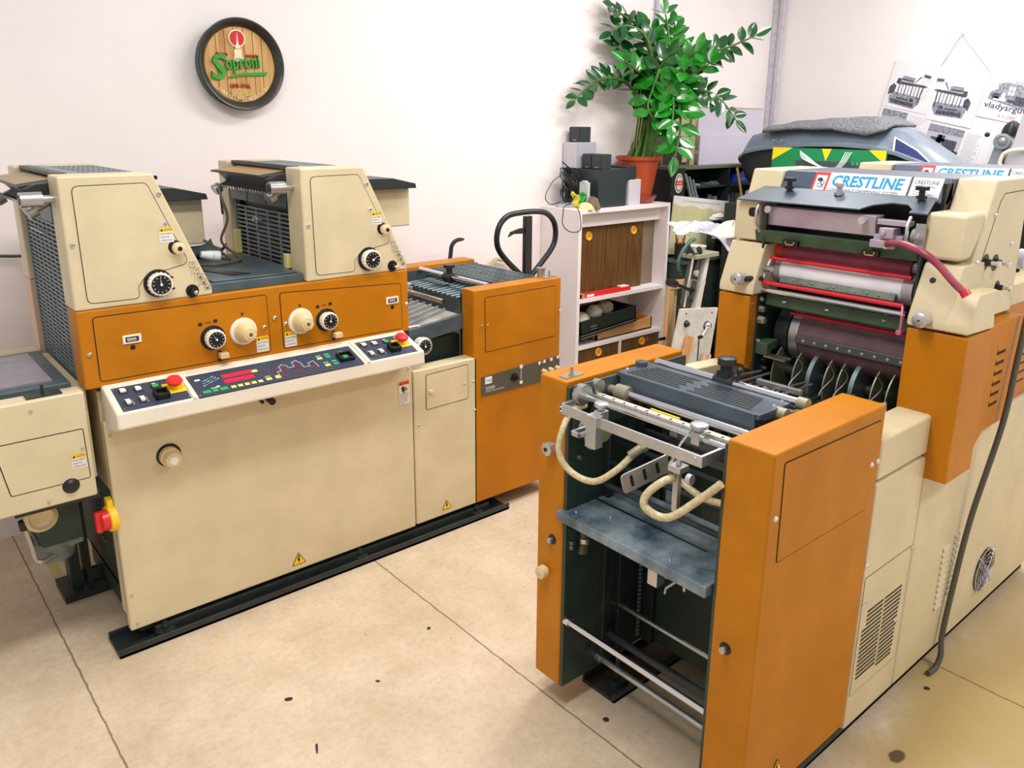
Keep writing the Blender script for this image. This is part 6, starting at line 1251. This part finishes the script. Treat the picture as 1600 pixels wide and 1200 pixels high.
# green exhibition board with yellow triangles
t = thing('green_board', (4.45, 2.45, 1.16), 'green board with yellow triangles in front of the grey roof box', 'board'); T = fr((4.47, 2.805, 1.165), (0, -1, 0), (.04, 0, 1)); W_ = .70; H_ = .35
MB().box(0, W_, 0, H_, -.014, 0, 0, T).build('board', mat('flag_green', (10, 140, 82), .45), t)
b = MB(); 
for q in ([(0, H_), (.13, H_), (0, H_-.075)], [(W_/2-.03, H_), (W_/2+.03, H_), (W_/2, H_-.07)], [(W_-.10, H_), (W_, H_), (W_, H_-.075)]): b.prism(q, 'z', 0, .001, 0, T)
b.box(.16, W_-.13, .05, H_-.07, 0, .001, 1, T)
for i in range(4): b.box(W_-.19+i*.025, W_-.175+i*.025, H_-.085, H_-.07, .0, .0014, 2, T)
b.build('printed_shapes', [mat('triangle_yellow', (245, 225, 20), .5), mat('dark_screen', (66, 78, 80), .4), mat('mid_green', (60, 170, 110), .5)], t, smooth=False)
b = MB(); 
for k in range(6): b.tube(hose([(4.478, 2.62-k*.006, 1.50-k*.004), (4.468, 2.60-k*.01, 1.46), (4.42, 2.50-k*.012, 1.43-k*.003), (4.41, 2.38-k*.02, 1.395)], 0), .0022, 5)
for k in range(4): b.tube(hose([(4.478, 2.30+k*.012, 1.50), (4.43, 2.31+k*.01, 1.44), (4.42, 2.34+k*.01, 1.40)], 0), .002, 5)
tag(b.build('plastic_wrap', mat('clear_wrap', (235, 238, 240), .15, coat=.5)), 'torn clear plastic wrap hanging over the green board', 'plastic wrap')
# ================================================================== hanging poster panel on the far wall
OB = Vector((5.56, 2.60, 2.07)); a12 = R(11.8); ub = Vector((0, -math.cos(a12), -math.sin(a12))); vb = Vector((0, -math.sin(a12), math.cos(a12)))*1
pn = thing('hanging_board', (5.56, 2.2, 1.7), 'tilted white panel of old machine engravings hung from a string on the far wall', 'panel')
T = fr(OB+Vector((-.0, 0, 0)), ub, vb); MB().box(-.02, 1.1, -.82, .01, -.012, -.004, 0, T).build('backing_sheet', mat('panel_white', (244, 240, 243), .7), pn)
nail = Vector((5.54, 2.225, 2.193)); b = MB(); b.tube([T @ Vector((.27, -.005, -.008)), nail, T @ Vector((.60, -.01, -.008))], .0022, 5); b.tube([T @ Vector((.275, -.005, -.0)), nail+Vector((0, .004, -.004))], .0015, 5); b.build('hanging_string', mat('string_brown', (165, 140, 128), .8), pn)
tag(MB().cyl((5.58, 2.225, 2.195), (5.535, 2.225, 2.20), .003, 8).build('nail', STEEL), 'small nail in the far wall holding the string of the tilted panel', 'nail')
PAP = mat('poster_paper', (240, 236, 240), .7, var=.02, scale=4); IN1 = mat('engraving_dark', (104, 106, 120), .7, scale=75, dirt=(36, 38, 50)); IN2 = mat('engraving_mid', (182, 184, 196), .7, scale=60, dirt=(92, 94, 108)); IN3 = mat('engraving_light', (196, 196, 206), .7)
def sheet(u0, u1, v0, v1, lab, zz=0, tilt=0):
    t = thing('poster', tuple(T @ Vector((u0, v0, zz))), lab, 'poster'); Q = T @ Matrix.Translation((u0, v0, zz)) @ Matrix.Rotation(tilt, 4, 'Z')
    b = MB(); b.box(0, u1-u0, 0, v1-v0, -.002, 0, 0, Q); b.build('paper', PAP, t, smooth=False); return t, Q
def poly(b, pts, Q, m, z=.0008): b.prism(pts, 'z', 0, z, m, Q)
def bx(b, x0, x1, y0, y1, Q, m, z=.0008): b.box(x0, x1, y0, y1, 0, z, m, Q)
def texts(b, x0, x1, y0, n, Q, m=2, dy=.011, rr=random.Random(2)):
    for i in range(n): bx(b, x0, x0+(x1-x0)*rr.uniform(.5, 1), y0-i*dy, y0-i*dy+.0018, Q, m, .0006)
def engraving(t, Q, cx, cy, s, flip=1):
    b = MB(); X = lambda x: cx+x*s*flip; 
    def pp(pts, m, z=.0008): q = [(X(x), cy+y*s) for x, y in pts]; poly(b, q if flip > 0 else q[::-1], Q, m, z)
    pp([(-.5, -.45), (.35, -.5), (.5, -.3), (.5, -.12), (-.42, -.08), (-.55, -.22)], 1); pp([(-.45, -.42), (.33, -.46), (.33, -.34), (-.45, -.3)], 0, .001)
    pp([(-.6, -.2), (-.42, -.1), (-.4, .1), (-.5, .18), (-.62, .05)], 0, .001)
    for i in range(7): x = -.32+i*.11; pp([(x, -.15), (x+.035, -.15), (x+.03, .2), (x+.005, .2)], i % 2, .0012)
    pp([(-.4, .18), (.5, .2), (.62, .24), (.5, .27), (-.42, .27)], 0, .0014); pp([(-.3, .3), (.12, .28), (.14, .44), (-.26, .46)], 1, .0012); pp([(-.28, .33), (.1, .31), (.1, .35), (-.28, .37)], 0, .0016)
    pp([(-.44, .2), (-.3, .2), (-.28, .36), (-.42, .36)], 0, .001); pp([(.15, .3), (.18, .3), (.34, .5), (.31, .52)], 0, .001); pp([(.42, -.28), (.46, -.28), (.5, .2), (.46, .2)], 0, .0012)
    pp([(.36, .5), (.62, .47), (.64, .6), (.38, .62)], 2, .001); pp([(.4, .525), (.6, .5), (.61, .58), (.41, .595)], 0, .0014)
    pp([(-.3, -.27), (.1, -.29), (.1, -.24), (-.3, -.22)], 0, .0014)
    pp([(.16, -.3), (.3, -.31), (.3, -.2), (.16, -.19)], 0, .0014)
    return b
t, Q = sheet(.0, .285, -.30, -.0, 'poster with a machine engraving, top left of the hanging panel'); b = engraving(t, Q, .115, .115, .20); texts(b, .185, .27, .20, 12, Q); b.build('printed_engraving', [IN1, IN2, IN3], t, smooth=False)
t, Q = sheet(.285, .58, -.325, -.01, 'poster with a machine engraving, top middle, overlapping its neighbours', .003); b = engraving(t, Q, .12, .135, .20, -1); texts(b, .2, .28, .22, 12, Q); b.build('printed_engraving', [IN1, IN2, IN3], t, smooth=False)
t, Q = sheet(.585, .93, -.245, .01, 'poster lettered vladysrguten with a red date, right of the panel', .002); b = MB()
poly(b, [(.03, .11), (.27, .075), (.32, .11), (.31, .2), (.25, .215), (.1, .22), (.06, .2), (.07, .18), (.03, .15)], Q, 1)
for x0, x1, y0, y1, m_ in ((.06, .13, .11, .13, 3), (.10, .12, .13, .16, 3), (.13, .165, .15, .20, 3), (.18, .24, .10, .15, 0), (.05, .09, .12, .15, 0), (.14, .18, .11, .125, 0), (.25, .3, .12, .17, 0)): bx(b, x0, x1, y0, y1, Q, m_, .0012)
bx(b, .146, .149, .15, .2, Q, 0, .0014); bx(b, .13, .165, .173, .176, Q, 0, .0014)
textmb('vladysrguten', Q @ Matrix.Translation((.02, .05, 0)), width=.3, height=.045, depth=.001, mb=b, m=0, bold=.012); textmb('8. 9. 2009', Q @ Matrix.Translation((.12, .018, 0)), width=.10, height=.016, depth=.001, mb=b, m=4, shear=.2)
textmb('bandita', Q @ Matrix.Translation((.15, .222, 0)), width=.06, height=.012, depth=.001, mb=b, m=0, shear=.2); b.build('printed_picture', [IN1, IN2, IN3, PAP, mat('red_ink', (215, 80, 95), .6)], t, smooth=False)
t, Q = sheet(.0, .33, -.66, -.305, 'lower left poster of the hanging panel with a small machine photograph', .001); b = MB(); bx(b, .0, .17, .09, .345, Q, 2); texts(b, .19, .31, .33, 22, Q)
for x0, x1, y0, y1, m_ in ((.03, .15, .24, .27, 0), (.04, .09, .22, .24, 1), (.09, .14, .27, .29, 1), (.08, .14, .14, .2, 0), (.02, .06, .13, .19, 1), (.10, .13, .20, .24, 0), (0, .17, .3, .345, 1)): bx(b, x0, x1, y0, y1, Q, m_, .0012)
for i in range(8): bx(b, .02+i*.018, .024+i*.018, .14, .26, Q, i % 2, .0014)
b.build('printed_photograph', [IN1, IN2, IN3], t, smooth=False)
t, Q = sheet(.33, .68, -.78, -.335, 'lower middle poster of the panel with a large dark machine photograph', .001); b = MB(); bx(b, .0, .225, .02, .435, Q, 2); texts(b, .24, .34, .42, 30, Q, 1)
for x0, x1, y0, y1, m_ in ((0, .225, .39, .435, 1), (.03, .2, .33, .36, 0), (.0, .05, .2, .3, 0), (.07, .1, .15, .38, 0), (.11, .2, .28, .33, 0), (.12, .19, .05, .2, 1), (.05, .11, .03, .14, 0), (.19, .225, .1, .3, 0), (.02, .06, .04, .16, 1), (.13, .18, .21, .27, 3), (.05, .075, .2, .28, 3), (.14, .16, .02, .18, 3), (.0, .04, .0+.02, .1, 0), (.1, .22, .24, .255, 0), (.08, .12, .34, .38, 0)): bx(b, x0, x1, y0, y1, Q, m_, .0012)
for i in range(10): bx(b, .02+i*.02, .026+i*.02, .03+.02*(i % 3), .30-.03*(i % 4), Q, (i+1) % 2, .0015)
b.build('printed_photograph', [IN1, IN2, IN3, PAP], t, smooth=False)
t, Q = sheet(.70, 1.06, -.62, -.26, 'faint typed sheet below the vladysrguten poster', .001); b = MB(); texts(b, .03, .3, .33, 26, Q, 0); b.build('printed_text', IN3, t, smooth=False)
# grey machine head at the far right edge
gm = thing('letterpress_machine', (5.2, 1.7, 0), 'tall grey machine arm with round pulley at the right edge, below the posters', 'machine'); P = gm; GA = mat('hammertone_grey', (150, 154, 158), .4, metal=.3, var=.1)
b = MB(); b.prism([(1.87, 1.25), (1.80, 1.56), (1.78, 1.60), (1.73, 1.60), (1.70, 1.55), (1.76, 1.25)], 'x', 5.15, 5.25); b.build('machine_arm', GA, P, bevel=.006)
b = MB(); b.box(5.08, 5.3, 1.5, 1.88, 0, 1.32); b.build('machine_column', mat('column_grey', (120, 128, 134), .5), P)
b = MB(); b.prism([(1.75, 1.30), (1.68, 1.56), (1.655, 1.72), (1.5, 1.72), (1.5, 1.30)], 'x', 5.06, 5.13); b.build('machine_cover', mat('cover_pale', (186, 184, 186), .5), P, bevel=.005)
b = MB(); b.lathe((5.15, 1.765, 1.565), FX, [(0, .045), (.012, .045), (.014, .03), (.008, .026), (.014, .02), (.018, .0)], 28); b.build('pulley', GA, P)
b = MB(); b.box(5.13, 5.15, 1.74, 1.752, 1.30, 1.52); b.ball((5.1, 1.832, 1.602), .014, 10); b.build('dark_slot', BLACK, P)
b = MB(); b.tube(hose([(5.03, 1.71, 1.50), (5.03, 1.72, 1.45), (5.03, 1.70, 1.43), (5.03, 1.64, 1.42), (5.05, 1.6, 1.42)], 0), .011, 8); b.tube(hose([(5.03, 1.71, 1.50), (5.03, 1.67, 1.52), (5.05, 1.6, 1.53)], 0), .011, 8); b.build('cream_bracket', mat('cream_enamel', (226, 216, 196), .4), P)
cloth('cap', 5.2, 1.745, 1.598, .05, .05, .075, BLACK, 'black cap with tan trim sitting on the grey machine arm', 'cap', 5, 3, .15)
# ================================================================== small debris on the floor
CH = mat('dark_chip', (40, 36, 34), .7)
for i, (x, y, s_, e) in enumerate(((.806, 1.95, .008, 1.7), (1.321, 1.969, .006, 1.3), (1.465, 1.29, .009, 1.1), (1.58, 1.34, .006, 1.5), (2.31, .755, .008, 1.2), (.78, 1.72, .003, 7), (1.05, 1.85, .004, 2))):
    b = MB(); b.ball((0, 0, 0), 1, 8); rr = random.Random(i+20); a = rr.uniform(0, 3); b.v = [Vector((x+(v.x*e*math.cos(a)-v.y*math.sin(a))*s_*rr.uniform(.8, 1.1), y+(v.x*e*math.sin(a)+v.y*math.cos(a))*s_*rr.uniform(.8, 1.1), .002+v.z*.002)) for v in b.v]
    tag(b.build('floor_chip', CH), ['largest dark chip, alone on the open floor before the console press', 'small dark chip near the floor joint between the presses', 'dark chip by the left orange upright of the delivery', 'tiny dark chip under the delivery rods beside the black foot', 'dark chip by the floor joint under the vent slots', 'long thin dark sliver nearest the bottom edge of the floor', 'tiniest dark speck in the middle of the open floor'][i], 'debris', 'dark chips scattered on the floor')
TAPE = mat('worn_yellow_tape', (206, 186, 96), .7, scale=30, dirt=(190, 170, 130))
b = MB(); b.box(.425, .455, 2.93, 3.38, .0004, .0016); tag(b.build('floor_tape', TAPE), 'worn yellow tape strip on the floor under the feeder, left one', 'tape')
b = MB(); b.box(.475, .495, 3.07, 3.36, .0004, .0016); tag(b.build('floor_tape', TAPE), 'broken yellow tape strip on the floor by the black feeder foot', 'tape')
